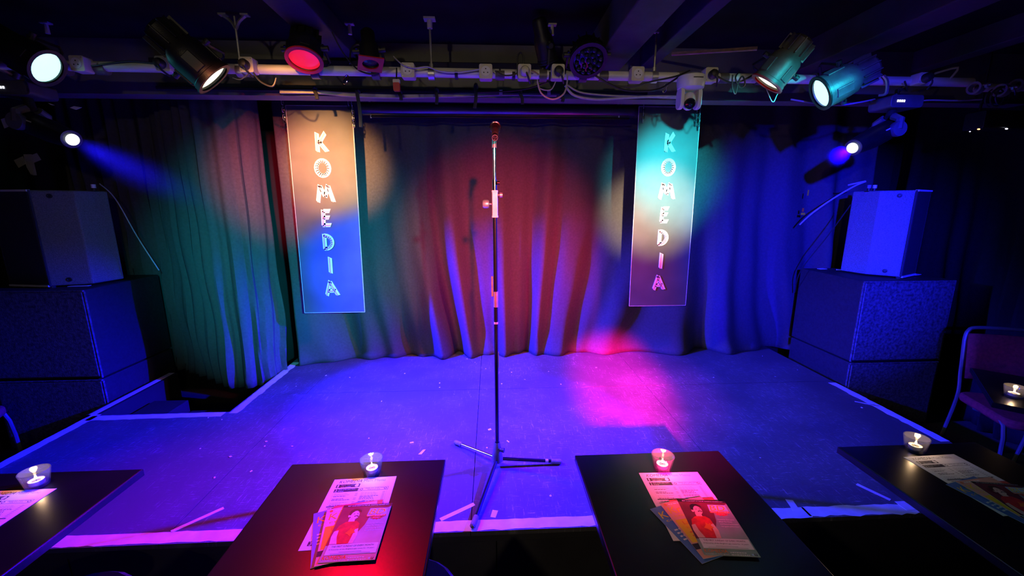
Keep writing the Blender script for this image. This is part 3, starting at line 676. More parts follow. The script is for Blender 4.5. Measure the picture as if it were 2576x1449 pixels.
for n_, rr in ((1, 0), (6, .032), (12, .061)):
    for k in range(n_):
        a = 2*pi*k/n_+.26*(n_ == 12); MB().sphere(f6+dd*.008+uu*rr*cos(a)+vv*rr*sin(a), .0125, 10).build('led_lens', M['lens_dark'], t6, True)
f7 = PY(1931, 208, 2.25); d7 = V((-.50, .30, -.80)); par('par_lamp', f7, d7, .235, .080, 'grey finned can lamp pointing down beside the lit cyan lamp with the slim lens', 'lens_warm', 'grey', framemat='red_and_redlit')  # holder ring coloured red for the pink glow on the rim
f8 = PY(2066, 234, 2.24); d8 = V((-.86, .22, -.46)); par('par_lamp', f8, d8, .26, .084, 'lit cyan can lamp with grey body pointing sideways along the bar', 'lens_cyan', 'grey', lensR=.95)
# light leaving the lamps that are lit, along each lamp's own axis
def beam(name, f, d, color, watts, angle): n = V(d).normalized(); spot(name, V(f)+n*.03, V(f)+n, color, watts, angle, 1, .07)
beam('cyan_lamp_light', f1, d1, (0, .70, .80), 55, 70)
beam('warm_lamp_light', f2, d2, (1, .55, .32), 70, 86)
beam('red_lamp_light', f3, d3, (1, .0, .03), 170, 84)
beam('grey_lamp_light', f7, d7, (1, .04, .12), 230, 80)
beam('cyan_side_lamp_light', f8, d8, (0, .70, .85), 40, 76)

# dome camera
c = PY(1738, 208, 2.27); t = thing('dome_camera', (c.x, c.y, c.z), 'white ceiling-mounted pan-tilt dome camera hanging under the bar', 'camera')
MB().lathe([(0, .04), (.045, .04), (.068, .028), (.072, .0), (.066, -.03), (.05, -.042), (0, -.045)], c, (0, 0, 1), 32, False).build('base', M['white_gloss'], t, True)
MB().box(c+V((.005, -.071, .008)), (.05, .004, .004)).build('vent_slot', M['plug'], t)
MB().cyl(c+V((0, .03, .03)), (c.x, BARY, BZ-.01), .012, n=10).cyl((c.x-.018, BARY, BZ), (c.x+.018, BARY, BZ), .031, n=16).build('bracket', M['steel'], t, True)
hc = c+V((-.004, 0, -.092))
for s in (-1, 1): MB().rbox(hc+V((s*.047, 0, .012)), (.020, .066, .108), .028, axis=0).build('arm', M['white_gloss'], t, True, bevel=.004)
hd = MB().sphere(hc, .040, 20, (.9, 1, 1.15)).build('head', M['white_gloss'], t, True)
ld = V((-.15, -.75, -.5)).normalized()
MB().lathe([(0, 0), (.027, 0), (.029, .018), (.024, .026), (0, .03)], hc+ld*.02, ld, 20, False).build('lens_barrel', M['dark_glass'], hd, True)
MB().sphere(hc+ld*.044, .010, 10).build('lens_glass', M['lens_dark'], hd, True)
MB().sphere(hc+V((.0, -.036, -.026)), .004, 8).build('red_led', mat('red_led', (.6, 0, 0), .4, emit=(1, .02, .02), es=3), hd)

# moving heads on both ends
def moving_head(bx, arm0, arm1, lens, label, Y, s):
    c = PY(*bx, Y); t = thing('moving_head_light', (c.x, c.y, c.z+.05), label, 'stage light', 'moving heads at the bar ends')
    base = MB().rbox(c, (.20, .15, .070), .018, axis=1).build('base', M['mh'], t, True, bevel=.003)
    pan = MB().bbox((c.x-.085, c.y-.0765, c.z-.022), (c.x+.085, c.y-.0745, c.z+.022)).build('control_panel', M['mh'], base)
    for k in range(4): MB().bbox((c.x-.066+.013*k, c.y-.0785, c.z-.006), (c.x-.058+.013*k, c.y-.0764, c.z+.006)).build('digit', M['led_white'], base)
    MB().cyl(c+V((0, 0, .03)), (c.x, c.y, BZ-.02), .012, n=8).cyl((c.x, c.y, BZ-.03), (c.x, BARY, BZ), .012, n=8).build('clamp', M['grey'], t, True)
    p0, p1 = PY(*arm0, Y-.02), PY(*arm1, Y-.02)
    MB().cyl(c, p0, .022, n=12).build('pan_neck', M['plug'], t, True)
    for dy in (-.075, .075):
        MB().tube([p0+V((0, dy*.4, .0)), (p0*.7+p1*.3)+V((0, dy, 0)), p1+V((0, dy, 0))], .022, 8).lathe([(0, -.016), (.042, -.016), (.045, 0), (.042, .016), (0, .016)], p1+V((0, dy, 0)), (0, 1, 0), 20, False).build('yoke_arm', M['mh'], t, True)
    l = PY(*lens, Y-.12); d = (l-p1); Ln = d.length; dn = d.normalized(); st = p1-dn*.07; Lt = Ln+.07
    h = MB().lathe([(0, 0), (.04, .0), (.058, .03), (.060, Lt*.55), (.050, Lt*.9), (.046, Lt*.97), (0, Lt*.97)], st, dn, 24, False).build('head', M['black'], t, True)
    sdv = dn.cross(V((0, 1, 0))).normalized()
    MB().box(p1+dn*.06+V((0, -.052, .012)), (.055, .012, .022), Matrix((dn, dn.cross(sdv), sdv)).transposed()).build('badge', M['white_gloss'], h)
    MB().lathe([(0, 0), (.030, 0), (.024, .010), (0, .016)], l-dn*.004, dn, 20, False).build('lens', M['lens_blue'], h, True)
    return l, dn
lR, dR = moving_head((2252, 262), (2236, 296), (2228, 330), (2143, 373), 'moving head lamp with lit blue lens above the loudspeaker next to the red chair', 2.5, 1)
lL, dL = moving_head((62, 230), (80, 276), (82, 312), (184, 352), 'moving head lamp with lit blue lens near the taped white cross', 2.5, -1)
spot('blue_head_light', lR+dR*.03, (-.75, 2.1, S), (.003, .0, 1), 9500, 52, 1, .03)
spot('blue_head_light', lL+dL*.03, (.0, 2.75, S+.1), (.008, .004, 1), 6500, 60, 1, .03)

# theatre haze hanging in front of the two moving heads
def haze(l, d, L_, r, dens, label):
    Mh = bpy.data.materials.new('theatre_haze'); Mh.use_nodes = True; nt = Mh.node_tree; nt.nodes.clear()
    o_ = nt.nodes.new('ShaderNodeOutputMaterial'); vs = nt.nodes.new('ShaderNodeVolumeScatter'); vs.inputs['Anisotropy'].default_value = .35
    tc = nt.nodes.new('ShaderNodeTexCoord'); gr = nt.nodes.new('ShaderNodeTexGradient'); gr.gradient_type = 'QUADRATIC_SPHERE'; nt.links.new(tc.outputs['Object'], gr.inputs[0])
    mu = nt.nodes.new('ShaderNodeMath'); mu.operation = 'MULTIPLY'; mu.inputs[1].default_value = dens; nt.links.new(gr.outputs['Fac'], mu.inputs[0]); nt.links.new(mu.outputs[0], vs.inputs['Density'])
    nt.links.new(vs.outputs[0], o_.inputs['Volume'])
    b = MB().sphere((0, 0, 0), 1, 20); o = b.build('haze', Mh, loc=(0, 0, 0)); o.location = l+d*(L_*.55); o.scale = (r, r, L_*.75); o.rotation_euler = d.to_track_quat('Z', 'Y').to_euler(); o['kind'] = 'stuff'
    tag(o, label, 'haze')
haze(lR, dR, .10, .15, .45, 'blue haze glowing around the moving head lens above the loudspeaker')
haze(lL, (V((.05, 3.4, .50))-lL).normalized(), .60, .14, .013, 'blue haze beam leaving the moving head near the taped cross')

# rack unit and clamps at the far right end of the bar
a = PX(2440, 312, 3.2)
t = thing('strip_fixture', (3.3, a.y, 2.12), 'dark slim box fixture with two glowing indicator lamps, hung by the drape', 'fixture')
c = V((3.33, a.y-.1, a.z))
MB().rbox(c, (.45, .12, .11), .012, axis=0).build('housing', M['black'], t, bevel=.004)
MB().bbox((c.x-.205, c.y-.062, c.z-.028), (c.x+.205, c.y-.0595, c.z+.018)).build('window', M['dark_glass'], t)
for u, v, mt in ((2462, 325, 'led_orange'), (2532, 324, 'led_white'), (2440, 331, 'led_white')):
    q = PY(u, v, c.y-.064); MB().sphere(q, .007 if u != 2440 else .004, 8, (1.6, .4, .7)).build('indicator', M[mt], t, True)
for dx in (-.2, .1): MB().cyl((c.x+dx, c.y, c.z+.05), (c.x+dx, c.y, CEIL), .007, n=8).build('hanger_rod', M['black'], t, True)
for k, (u, v) in enumerate(((2455, 222), (2520, 228), (2560, 215))):
    q = PY(u, v, 2.36); t = thing('pipe_clamp', (q.x, q.y, q.z-.05), ['bare steel pipe clamp beyond the bar end', 'steel pipe clamp with coiled cable past the bar end', 'steel pipe clamp nearest the drape past the bar end'][k], 'clamp', 'spare clamps past the bar end')
    MB().lathe([(.024, -.02), (.034, -.02), (.034, .02), (.024, .02), (.024, -.02)], q, (1, .2, 0), 16, False).build('jaw', M['steel'], t, True)
    MB().cyl(q+V((0, -.03, .01)), q+V((0, -.075, .0)), .006, n=8).cyl(q+V((0, -.05, .0)), q+V((0, -.062, 0)), .014, n=6).build('bolt', M['steel'], t, True)
    if k == 1: MB().tube([q+V((.05*cos(a_), -.03+.004*a_, -.03+.05*sin(a_))) for a_ in [i*.35 for i in range(50)]], .004, 6).build('cable_coil', M['cable'], t, True)
MB().cyl(PY(2440, 222, 2.42), (3.4, 2.42, 2.335), .022, n=16).build('bar_extension', M['alu'], smooth=True)
tag(bpy.data.objects['bar_extension'], 'short steel bar carrying the spare clamps by the drape', 'bar')

# carabiners and safety wires
def ring(name, pts, r, mt, label, cat, group=None, closed=True):
    return tag(MB().tube(pts, r, 6, closed).build(name, M[mt], smooth=True), label, cat, group)
for u, v, Y, an, lb in ((870, 200, 2.36, -.45, 'silver carabiner dangling from the bar by the small can with red frame'), (886, 250, BNY-.017, .0, 'silver carabiner holding the sign lit orange at its top corner'),
                        (1673, 222, 2.34, -.3, 'silver carabiner hanging beside the dome camera')):
    c = PY(u, v, Y); k = .9 if Y < 2.9 else .8
    pts = [c+V((k*(.010*cos(t_)*cos(an)-(.026*sin(t_))*sin(an)), .0, k*(.010*cos(t_)*sin(an)+.026*sin(t_)*cos(an)))) for t_ in [2*pi*i/14 for i in range(14)]]
    ring('carabiner', pts, .0032, 'chrome', lb, 'carabiner', 'carabiners')
c = PY(1945, 240, 2.32)
ring('safety_wire', smoothpts([PY(1925, 215, 2.34), PY(1938, 248, 2.32), PY(1946, 256, 2.32), PY(1955, 238, 2.33), PY(1968, 222, 2.35)], 4), .0025, 'steel', 'thin steel safety wire looped under the grey can lamp', 'wire', None, False)
ring('tape_flag', smoothpts([PY(2352, 185, 2.4), PY(2410, 170, 2.38), PY(2388, 200, 2.38)], 3), .006, 'plasticw', 'bent strip of pale tape sticking up from the bar', 'tape', None, False)
tag(MB().tube(smoothpts([PY(2222, 190, 2.36), PY(2232, 205, 2.35), PY(2229, 235, 2.36), PY(2212, 240, 2.4)], 4), .008, 4).build('cable_hook', M['steel'], smooth=True), 'pale bent metal hook over the bar above the moving head by the drape', 'hook')
q = PY(998, 214, 2.36)
t = thing('cable_joint', (q.x, q.y, q.z-.03), 'little red connector with white label hanging below the bar', 'connector')
MB().rbox(q+V((0, 0, .018)), (.036, .018, .018), .004, axis=1).build('label_tag', M['plasticw'], t); MB().rbox(q+V((0, 0, -.01)), (.034, .02, .042), .006, axis=1).build('body', M['red_and_redlit'], t)
MB().cyl(q+V((0, 0, .02)), q+V((0, .02, .09)), .004, n=6).build('flex', M['cable'], t)
q = PY(1260, 236, 2.7)
for k, (u, v) in enumerate(((1260, 232), (1381, 232))):
    q = PY(u, v, 2.71); tag(MB().box(q, (.02, .006, .026)).build('paper_tag', M['white_gloss']), ['small white tag on the rail above the microphone', 'small white tag on the rail below the blank-faced socket'][k], 'tag')

# cables along the bar
def cable(pts, r, mt, label, k=6):
    return tag(MB().tube(smoothpts([PY(*q) for q in pts], k), r, 6).build('cable', M[mt], smooth=True), label, 'cable', 'cables on the lighting bar')
Yc = 2.345
cable([(632, 175, Yc), (655, 205, Yc), (685, 217, Yc), (695, 196, Yc)], .0045, 'cable', 'black flex looping below the socket under the Y-plate hanger')
cable([(585, 195, Yc), (605, 200, Yc), (625, 186, Yc)], .003, 'cable', 'thin flex behind the finned black lamp lens')
cable([(835, 80, 2.3), (858, 125, 2.33), (884, 160, 2.35), (905, 178, Yc), (930, 186, Yc), (948, 184, Yc)], .004, 'cable', 'black cable slanting down past the red lamp to the bar')
cable([(880, 160, 2.36), (884, 122, 2.4), (905, 112, 2.42), (920, 130, 2.38)], .0045, 'cable', 'black cable arching behind the small can with red frame')
cable([(990, 142, 2.38), (1012, 162, 2.322), (1040, 171, 2.322), (1075, 168, 2.335), (1105, 178, Yc), (1150, 181, Yc), (1206, 174, Yc)], .0035, 'cablew', 'grey cable draped over the bar past the pale hanger rod')
cable([(1302, 190, Yc), (1302, 145, Yc), (1310, 132, Yc), (1317, 145, Yc), (1315, 172, Yc)], .004, 'cable', 'black flex looping up from the blank-faced socket')
cable([(1245, 178, Yc), (1270, 190, Yc), (1298, 186, Yc), (1303, 175, Yc)], .004, 'cable', 'black flex lying on the bar by the black tape bands')
cable([(1322, 182, Yc), (1338, 178, Yc), (1356, 188, Yc)], .004, 'batten', 'orange flex by the tilted small can')
cable([(1352, 200, 2.36), (1358, 222, 2.37), (1385, 226, 2.37), (1398, 205, 2.36)], .003, 'cablew', 'thin grey wire loop under the tilted small can')
cable([(1352, 205, 2.34), (1362, 235, 2.34), (1390, 250, 2.34), (1418, 236, 2.34), (1427, 205, Yc), (1425, 186, Yc)], .0045, 'cablew', 'grey cable hanging in a deep loop from the socket below the LED lamp')
cable([(1422, 215, 2.36), (1445, 240, 2.36), (1500, 250, 2.36), (1570, 246, 2.36), (1640, 243, 2.36), (1702, 243, 2.36)], .0065, 'cablew', 'thick pale cable sagging below the bar toward the dome camera')
cable([(1425, 212, 2.37), (1460, 232, 2.37), (1530, 240, 2.37), (1600, 243, 2.37), (1702, 247, 2.37)], .0045, 'cablew', 'thinner pale cable running alongside the thick pale one')
cable([(1495, 188, Yc), (1530, 210, 2.33), (1580, 228, 2.33), (1650, 226, 2.33), (1690, 205, 2.33), (1718, 185, Yc)], .005, 'cable', 'black cable sagging between the LED lamp and dome camera')
cable([(1540, 216, 2.35), (1590, 218, 2.315), (1640, 205, 2.31), (1700, 192, 2.315), (1735, 178, Yc)], .0045, 'cable', 'second black cable sagging above the first near the ceiling beam')
cable([(1802, 190, 2.34), (1830, 206, 2.34), (1860, 206, 2.34), (1892, 190, 2.34)], .005, 'cable', 'black flex hanging from plug beside the dome camera')
cable([(1843, 188, 2.33), (1842, 220, 2.33), (1850, 236, 2.33), (1858, 205, 2.33), (1868, 192, 2.33), (1874, 212, 2.33), (1862, 220, 2.33), (1850, 196, 2.33), (1860, 180, 2.36)], .004, 'cable', 'tangled black cable wrapped round the bar by the grey can lamp')
cable([(1990, 250, 2.45), (2040, 258, 2.45), (2110, 264, 2.45), (2160, 258, 2.45), (2200, 250, 2.5)], .0045, 'cablew', 'pale cable sagging below the lit cyan sideways lamp')
cable([(2296, 256, 2.5), (2340, 252, 2.5), (2400, 253, 2.5), (2470, 250, 2.5)], .0045, 'cablew', 'pale cable leaving the moving head toward the drape')
cable([(2260, 240, 2.45), (2262, 222, 2.42), (2282, 228, 2.42), (2276, 205, Yc)], .0045, 'cable', 'black flex rising from the moving head base by the drape')
cable([(230, 166, 2.36), (320, 154, 2.365), (370, 157, 2.365), (402, 160, 2.362)], .004, 'cable', 'black cable on the cyan-lit bar section by the first socket')
cable([(1380, 205, 2.45), (1330, 222, 2.6), (1270, 230, 2.66), (1200, 232, 2.68)], .004, 'cable', 'thin black cable running back to the pale rail')

# ------------------------------------------------------------------ loudspeakers on their bass bins
def bin_(x0, x1, z0, z1, label, group):
    y0, y1 = 2.70, 3.30
    t = thing('bass_bin', ((x0+x1)/2, 3.0, z0), label, 'speaker', group)
    MB().bbox((x0, y0, z0), (x1, y1, z1)).build('cabinet', M['subside'], t, bevel=.006)
    MB().bbox((x0+.008, y0-.012, z0+.012), (x1-.008, y0, z1-.012)).build('front_grille', M['subcab'], t, bevel=.005)
    MB().bbox((x0, y0-.012, z1-.012), (x1, y0+.002, z1)).build('top_lip', M['subcab'], t, bevel=.003)
    for x in (x0, x1):
        MB().bbox((x-.004, y0-.008, z0), (x+.004, y0+.004, z1-.012)).build('corner_trim', M['subcab'], t, bevel=.002)
    return t
for s, nm in ((1, 'near the red chair'), (-1, 'below the taped white cross')):
    x0, x1 = sorted((s*2.635, s*3.32))
    bin_(x0, x1, 0, .505, 'lower black bass bin of the stack '+nm, 'bass bins')
    bin_(x0, x1, .515, 1.12, 'upper worn black bass bin carrying the loudspeaker '+nm, 'bass bins')
def speaker(plan, fr, side, label, z0, z1, bolts):
    cx = sum(q[0] for q in plan)/len(plan); cy = sum(q[1] for q in plan)/len(plan)
    t = thing('loudspeaker', (cx, cy, z0), label, 'speaker', 'loudspeakers on the bass bins')
    MB().prism(plan, z0+.012, z1).build('cabinet', M['cabin'], t, bevel=.008)
    (ax, ay), (bx, by) = fr; d = V((bx-ax, by-ay, 0)); L = d.length; d.normalize(); n = V((d.y, -d.x, 0))
    if n.y > 0: n = -n
    R = Matrix((d, n, V((0, 0, 1)))).transposed(); c = V(((ax+bx)/2, (ay+by)/2, (z0+z1)/2+.006))
    MB().rbox(c+n*.006, (L-.012, .012, z1-z0-.03), .012, R, axis=1).build('grille', M['grille'], t, bevel=.003)
    for z in (z0+.014, z1-.004): MB().box(V((c.x, c.y, z))+n*.008, (L, .02, .012), R).build('grille_lip', M['white_gloss'], t)
    for q in ((ax, ay), (bx, by)): MB().cyl((q[0]+n.x*.006, q[1]+n.y*.006, z0+.012), (q[0]+n.x*.006, q[1]+n.y*.006, z1), .006, n=8).build('grille_trim', M['grille'], t)
    (ax, ay), (bx, by) = side; d = V((bx-ax, by-ay, 0)).normalized(); n = V((d.y, -d.x, 0)); n = n if n.y < 0 or n.x*(cx-ax) < 0 else -n
    if (V((cx, cy, 0))-V((ax, ay, 0))).dot(n) > 0: n = -n
    for k, z in bolts:
        q = V((ax+(bx-ax)*k, ay+(by-ay)*k, z)); b_ = MB().lathe([(0, 0), (.015, 0), (.015, .003), (.009, .004), (.007, .002), (0, .002)], q, n, 16, False).build('rigging_bolt', M['plug'], t, True)
    for x, y in plan[:4]: MB().cyl((x*.96+cx*.04, y*.96+cy*.04, z0), (x*.96+cx*.04, y*.96+cy*.04, z0+.014), .016, n=10).build('rubber_foot', M['plug'], t)
    return t
speaker([(2.976, 2.777), (3.205, 2.893), (3.16, 3.10), (2.98, 3.20), (2.80, 3.09), (2.838, 2.905)], ((2.976, 2.777), (3.205, 2.893)), ((2.976, 2.777), (2.838, 2.905)),
        'grey loudspeaker on the bass bin stack near the red chair', 1.12, 1.752, ((.42, 1.715), (.45, 1.17)))
speaker([(-2.914, 2.783), (-3.22, 2.84), (-3.24, 3.05), (-3.0, 3.24), (-2.68, 3.05), (-2.716, 2.854)], ((-2.914, 2.783), (-3.22, 2.84)), ((-2.914, 2.783), (-2.716, 2.854)),
        'grey loudspeaker on the bass bin stack below the taped white cross', 1.12, 1.752, ((.42, 1.715), (.45, 1.17)))
for u, v, z, lb in ((236, 474, 1.752, 'small white plug standing on the loudspeaker below the white cross'), (2200, 474, 1.752, 'white plug on top of the loudspeaker near the red chair'), (2186, 474, 1.752, 'grey plug on top of the loudspeaker near the red chair')):
    X = PY(u, v, 2.95); X = PZ(u, 479, 1.752) if False else V((X.x, 2.95, 1.752))
    t = thing('cable_plug', X, lb, 'plug'); MB().cyl(X, X+V((0, 0, .018)), .012, n=10).build('collar', M['plug'], t, True)
    MB().cyl(X+V((0, 0, .018)), X+V((0, 0, .042)), .013, n=10).build('body', M['white_gloss' if u != 2186 else 'rubber'], t, True)
tag(MB().tube(smoothpts([(2.67, 3.0, 1.795), PY(2178, 456, 2.96), PY(2150, 468, 2.98), PY(2095, 500, 3.02), PY(2045, 535, 3.1), PY(2012, 565, 3.2)], 6), .006, 6).build('speaker_cable', M['cablew'], smooth=True), 'pale cable arching from the loudspeaker near the red chair to the curtain', 'cable')
tag(MB().tube(smoothpts([PY(2140, 515, 3.0), PY(2085, 590, 3.06), PY(2015, 680, 3.2), PY(2000, 735, 3.32)], 6), .004, 6).build('speaker_cable', M['cable'], smooth=True), 'thin black cable slanting down behind the bass bin near the red chair', 'cable')
tag(MB().tube(smoothpts([PY(250, 462, 2.95), PY(290, 500, 2.96), PY(345, 595, 2.98), PY(400, 680, 3.0)], 6), .0035, 6).build('speaker_cable', M['cablew'], smooth=True), 'thin pale cable slanting off the loudspeaker below the white cross', 'cable')
t = thing('curtain_tag', PY(2021, 530, 3.3), 'small yellow and orange marker hanging in the curtain gap', 'tag')
q = PY(2020, 538, 3.3); MB().box(q, (.034, .004, .018)).build('yellow_label', M['yellow'], t); q = PY(2020, 528, 3.3); MB().box(q, (.014, .004, .03)).build('orange_label', M['orange'], t)
q = PY(2033, 485, 3.3); MB().box(q, (.008, .004, .045)).build('cord', M['yellow'], t)
# loose papers on the bins
for u, v, w_, h_, rz, lb in ((2300, 690, .09, .05, .4, 'scrap of white paper on the bass bin in front of loudspeaker near red chair'), (2068, 676, .06, .04, .2, 'crumpled paper bit on the back corner of the bass bin near red chair'), (2110, 678, .05, .035, .9, 'little paper bit beside the loudspeaker near red chair'),
                            (95, 719, .15, .03, .1, 'white paper strip under the loudspeaker below the white cross'), (200, 719, .12, .03, .1, 'paper slip sticking out by the loudspeaker corner below the white cross')):
    q = PZ(u, v, 1.122); R = Matrix.Rotation(rz, 3, 'Z'); MBx = MB().box((q.x, max(q.y, 2.72), 1.1215), (w_, h_, .003), R); tag(MBx.build('paper_scrap', M['paper']), lb, 'paper')
# taped cross and bits on the wall
t = thing('tape_cross', PX(75, 440, WL+.02), 'white tape cross stuck on the dark wall above the loudspeaker', 'tape')
def wallpatch(pts, nm, parent=None, mt='tape', off=0):
    vs = [PX(u, v, WL+.012+off) for u, v in pts]; n = len(vs)
    return MB().add(vs+[q-V((.004, 0, 0)) for q in vs], [list(range(n)), list(range(n, 2*n))[::-1]]+[(i, (i+1) % n, n+(i+1) % n, n+i) for i in range(n)]).build(nm, M[mt], parent)
wallpatch([(36, 403), (58, 393), (66, 412), (48, 422)], 'tape_piece', t); wallpatch([(60, 388), (80, 388), (86, 410), (93, 441), (80, 441), (68, 420)], 'tape_piece', t, off=.002); wallpatch([(80, 390), (93, 385), (104, 402), (85, 410)], 'tape_piece', t, off=.001)
tag(wallpatch([(3, 300), (18, 295), (31, 315), (12, 323)], 'wall_sticker', None), 'small blue-lit sticker on the dark wall above the tape cross', 'sticker')
tag(wallpatch([(46, 449), (55, 444), (67, 444), (60, 451)], 'wall_sticker', None), 'torn white sticker on the wall just above the loudspeaker', 'sticker')
for pts_, lb in (([(175, 271), (186, 267), (205, 270), (190, 276)], 'small blue-lit tape scrap under the bar by the finned black lamp'), ([(120, 259), (128, 261), (137, 265), (128, 264)], 'tiny blue-lit tape scrap next to the moving head by the white cross')):
    vs = [PY(u, v, 2.55) for u, v in pts_]; tag(MB().add(vs+[q+V((0, .004, 0)) for q in vs], [(0, 1, 2, 3), (7, 6, 5, 4), (0, 4, 5, 1), (1, 5, 6, 2), (2, 6, 7, 3), (3, 7, 4, 0)]).build('tape_scrap', M['tape']), lb, 'tape')

# ------------------------------------------------------------------ microphone and stand
mx, my = .016, 1.845
t = thing('microphone_stand', (mx, my, S), 'straight tripod microphone stand at centre stage', 'mic stand')
top = PY(1246, 372, my).z
zc1, zb1, zb0, zg1, zg0 = PY(1246, 452, my).z, PY(1246, 479, my).z, PY(1246, 547, my).z, PY(1249, 733, my).z, PY(1249, 772, my).z
hub1, hub0 = S+.115, S+.035
MB().cyl((mx, my, hub0), (mx, my, zg0), .0095, n=16).build('lower_tube', M['darktube'], t, True)
MB().cyl((mx, my, zg0), (mx, my, zg1), .0118, n=16).build('grip_sleeve', M['rubber'], t, True)
MB().cyl((mx, my, zg1), (mx, my, zb0), .0095, n=16).build('middle_tube', M['darktube'], t, True)
blk = MB().rbox((mx, my, (zb0+zb1)/2), (.026, .028, zb1-zb0), .003).build('height_block', M['gold'], t, bevel=.002)
for z in (zb0+.004, zb1-.004): MB().rbox((mx, my, z), (.029, .031, .008), .003).build('block_cap', M['gold'], blk)
kn = MB().lathe([(0, 0), (.004, 0), (.004, .014), (.016, .016), (.019, .022), (.019, .038), (.015, .044), (0, .045)], (mx-.010, my, (zb0+zb1)/2+.0), (-1, 0, 0), 14, False).build('clamp_knob', M['gold'], t, True)
MB().cyl((mx+.01, my, zb1-.02), (mx+.026, my, zb1-.02), .005, n=8).cyl((mx+.022, my, zb1-.02), (mx+.034, my, zb1-.02), .0115, .010, 12).build('clamp_knob', M['gold'], t, True)
MB().cyl((mx, my, zb1), (mx, my, zc1), .0105, n=16).build('upper_collar', M['chrome'], t, True)
MB().cyl((mx+.01, my, zb1+.032), (mx+.022, my, zb1+.032), .008, n=10).build('collar_screw', M['darktube'], t, True)
MB().cyl((mx, my, zc1), (mx, my, top), .0068, n=14).build('upper_tube', M['chrome'], t, True)
MB().bbox((mx-.020, my-.004, PY(1241, 745, my).z), (mx-.0115, my+.004, PY(1241, 695, my).z)).build('hanging_label', M['rubber'], t)
for v in (812,): z = PY(1250, v, my).z; MB().cyl((mx, my, z-.005), (mx, my, z+.005), .0102, n=14).build('tape_band', M['plasticw'], t, True)
zz = PY(1251, 900, my).z; MB().bbox((mx+.0095, my-.003, zz-.05), (mx+.0115, my+.003, zz+.03)).build('sticker', M['plasticw'], t)
MB().lathe([(.012, .10), (.017, .085), (.026, .03), (.030, .0), (.018, -.012), (0, -.012)], (mx, my, hub0), (0, 0, 1), 20, False).build('tripod_hub', M['grey'], t, True)
MB().cyl((mx+.012, my-.02, hub0+.07), (mx+.034, my-.028, hub0+.07), .009, .012, 12).build('hub_knob', M['plug'], t, True)
feet = [PZ(1147, 1113, S+.014), PZ(1408, 1161, S+.014), PZ(1190, 1322, S+.014)]
for k, f in enumerate(feet):
    a = V((mx, my, hub0+.008)); d = (f-a).normalized(); leg = MB().cyl(a+d*.02, f-d*.02, .0088, n=12).build('leg', M['chrome' if k == 0 else 'darktube'], t, True)
    MB().cyl(f-d*.045, f+d*.004, .0118, .0125, 12).sphere(f, .0125, 10).build('rubber_foot', M['rubber'], leg, True)
    if k == 1: MB().cyl(f-d*.075, f-d*.06, .0096, n=12).build('tape_band', M['plasticw'], leg, True)
# clip and microphone (its tail points at the room)
clip = MB().cyl((mx, my, top), (mx, my, top+.045), .0105, .0085, 14).build('mic_clip', M['gold'], t, True)
MB().bbox((mx-.004, my-.0115, top+.026), (mx+.004, my-.008, top+.036)).build('clip_slot', M['plug'], clip)
tail = PY(1245, 347, my-.06); ball = PY(1246, 321, my+.075)
ax = (ball-tail); Lm = ax.length; ax.normalize()
MB().lathe([(.0125, -.0), (.0145, .002), (.0165, .06), (.0165, .062), (.0145, .062)], tail+ax*.035, ax, 18, False).build('clip_cradle', M['plug'], clip, True)
MB().cyl((mx, my, top+.04), tail+ax*.06-V((0, 0, .006)), .007, n=8).build('clip_hinge', M['plug'], clip, True)
mic = thing('microphone', tail, 'vocal microphone with round silver mesh head held in the stand clip', 'microphone')
MB().lathe([(0, 0), (.0105, 0), (.0115, .004), (.0118, .03), (.0165, Lm-.03), (.0225, Lm-.016), (.0235, Lm-.008), (0, Lm-.008)], tail, ax, 22, False).build('body', M['black'], mic, True)
MB().lathe([(.0108, -.001), (.0125, -.001), (.0125, .006), (.0108, .006), (.0108, -.001)], tail, ax, 18, False).build('connector_rim', M['gold'], mic, True)
h = MB(); a = ax.orthogonal().normalized(); b = ax.cross(a)
for k in range(3): t_ = 2*pi*k/3+.5; q = tail+(a*cos(t_)+b*sin(t_))*.0052; h.cyl(q-ax*.003, q+ax*.001, .0016, n=6)
h.build('connector_pin', M['gold'], mic)
MB().lathe([(.0236, -.004), (.0262, -.003), (.0262, .003), (.0236, .004)], tail+ax*Lm, ax, 24, False).build('ring', M['chrome'], mic, True)
g = MB().sphere(tail+ax*(Lm+.006), .0255, 24, (1, 1, 1.0)).build('grille', M['meshball'], mic, True)

# ------------------------------------------------------------------ tables
def table(x0, x1, y0, y1, label, rot=0, ctr=None):
    cx, cy = (x0+x1)/2, (y0+y1)/2
    t = thing('table', (cx, cy, 0), label, 'table', 'black cabaret tables')
    MB().bbox((x0, y0, .692), (x1, y1, .72)).build('tabletop', M['table'], t, bevel=.003)
    MB().bbox((x0-.0015, y0, .695), (x0, y1, .717)).bbox((x1, y0, .695), (x1+.0015, y1, .717)).bbox((x0, y1, .695), (x1, y1+.0015, .717)).build('edge_band', M['darktube'], t)
    for yy in ((y0+.25, y1-.66) if y1-y0 > 1 else ((y0+y1)/2,)):
        MB().cyl((cx, yy, .03), (cx, yy, .69), .028, n=14).build('pedestal', M['black'], t, True)
        MB().box((cx, yy, .683), (.30, .06, .018)).build('top_plate', M['black'], t)
        MB().lathe([(0, 0), (.20, 0), (.20, .012), (.05, .035), (0, .035)], (cx, yy, 0), (0, 0, 1), 24, False).build('foot', M['black'], t, True)
    if rot: t.rotation_euler.z = rot
    return t
TY = 1.37
table(-1.86, -1.268, .1, TY, 'black table with a lone menu and candle, nearest the white cross')
table(-.741, -.184, .1, TY, 'black table with a red glow on its top, close to the tripod')
table(.308, .866, .1, TY, 'black table with teal glow along one edge and a fan of flyers')
table(1.349, 1.92, .1, TY, 'black table with menu and flyers nearest the red chair')
c5 = PZ(2498, 1012, .72); e5 = PZ(2442, 924, .72)
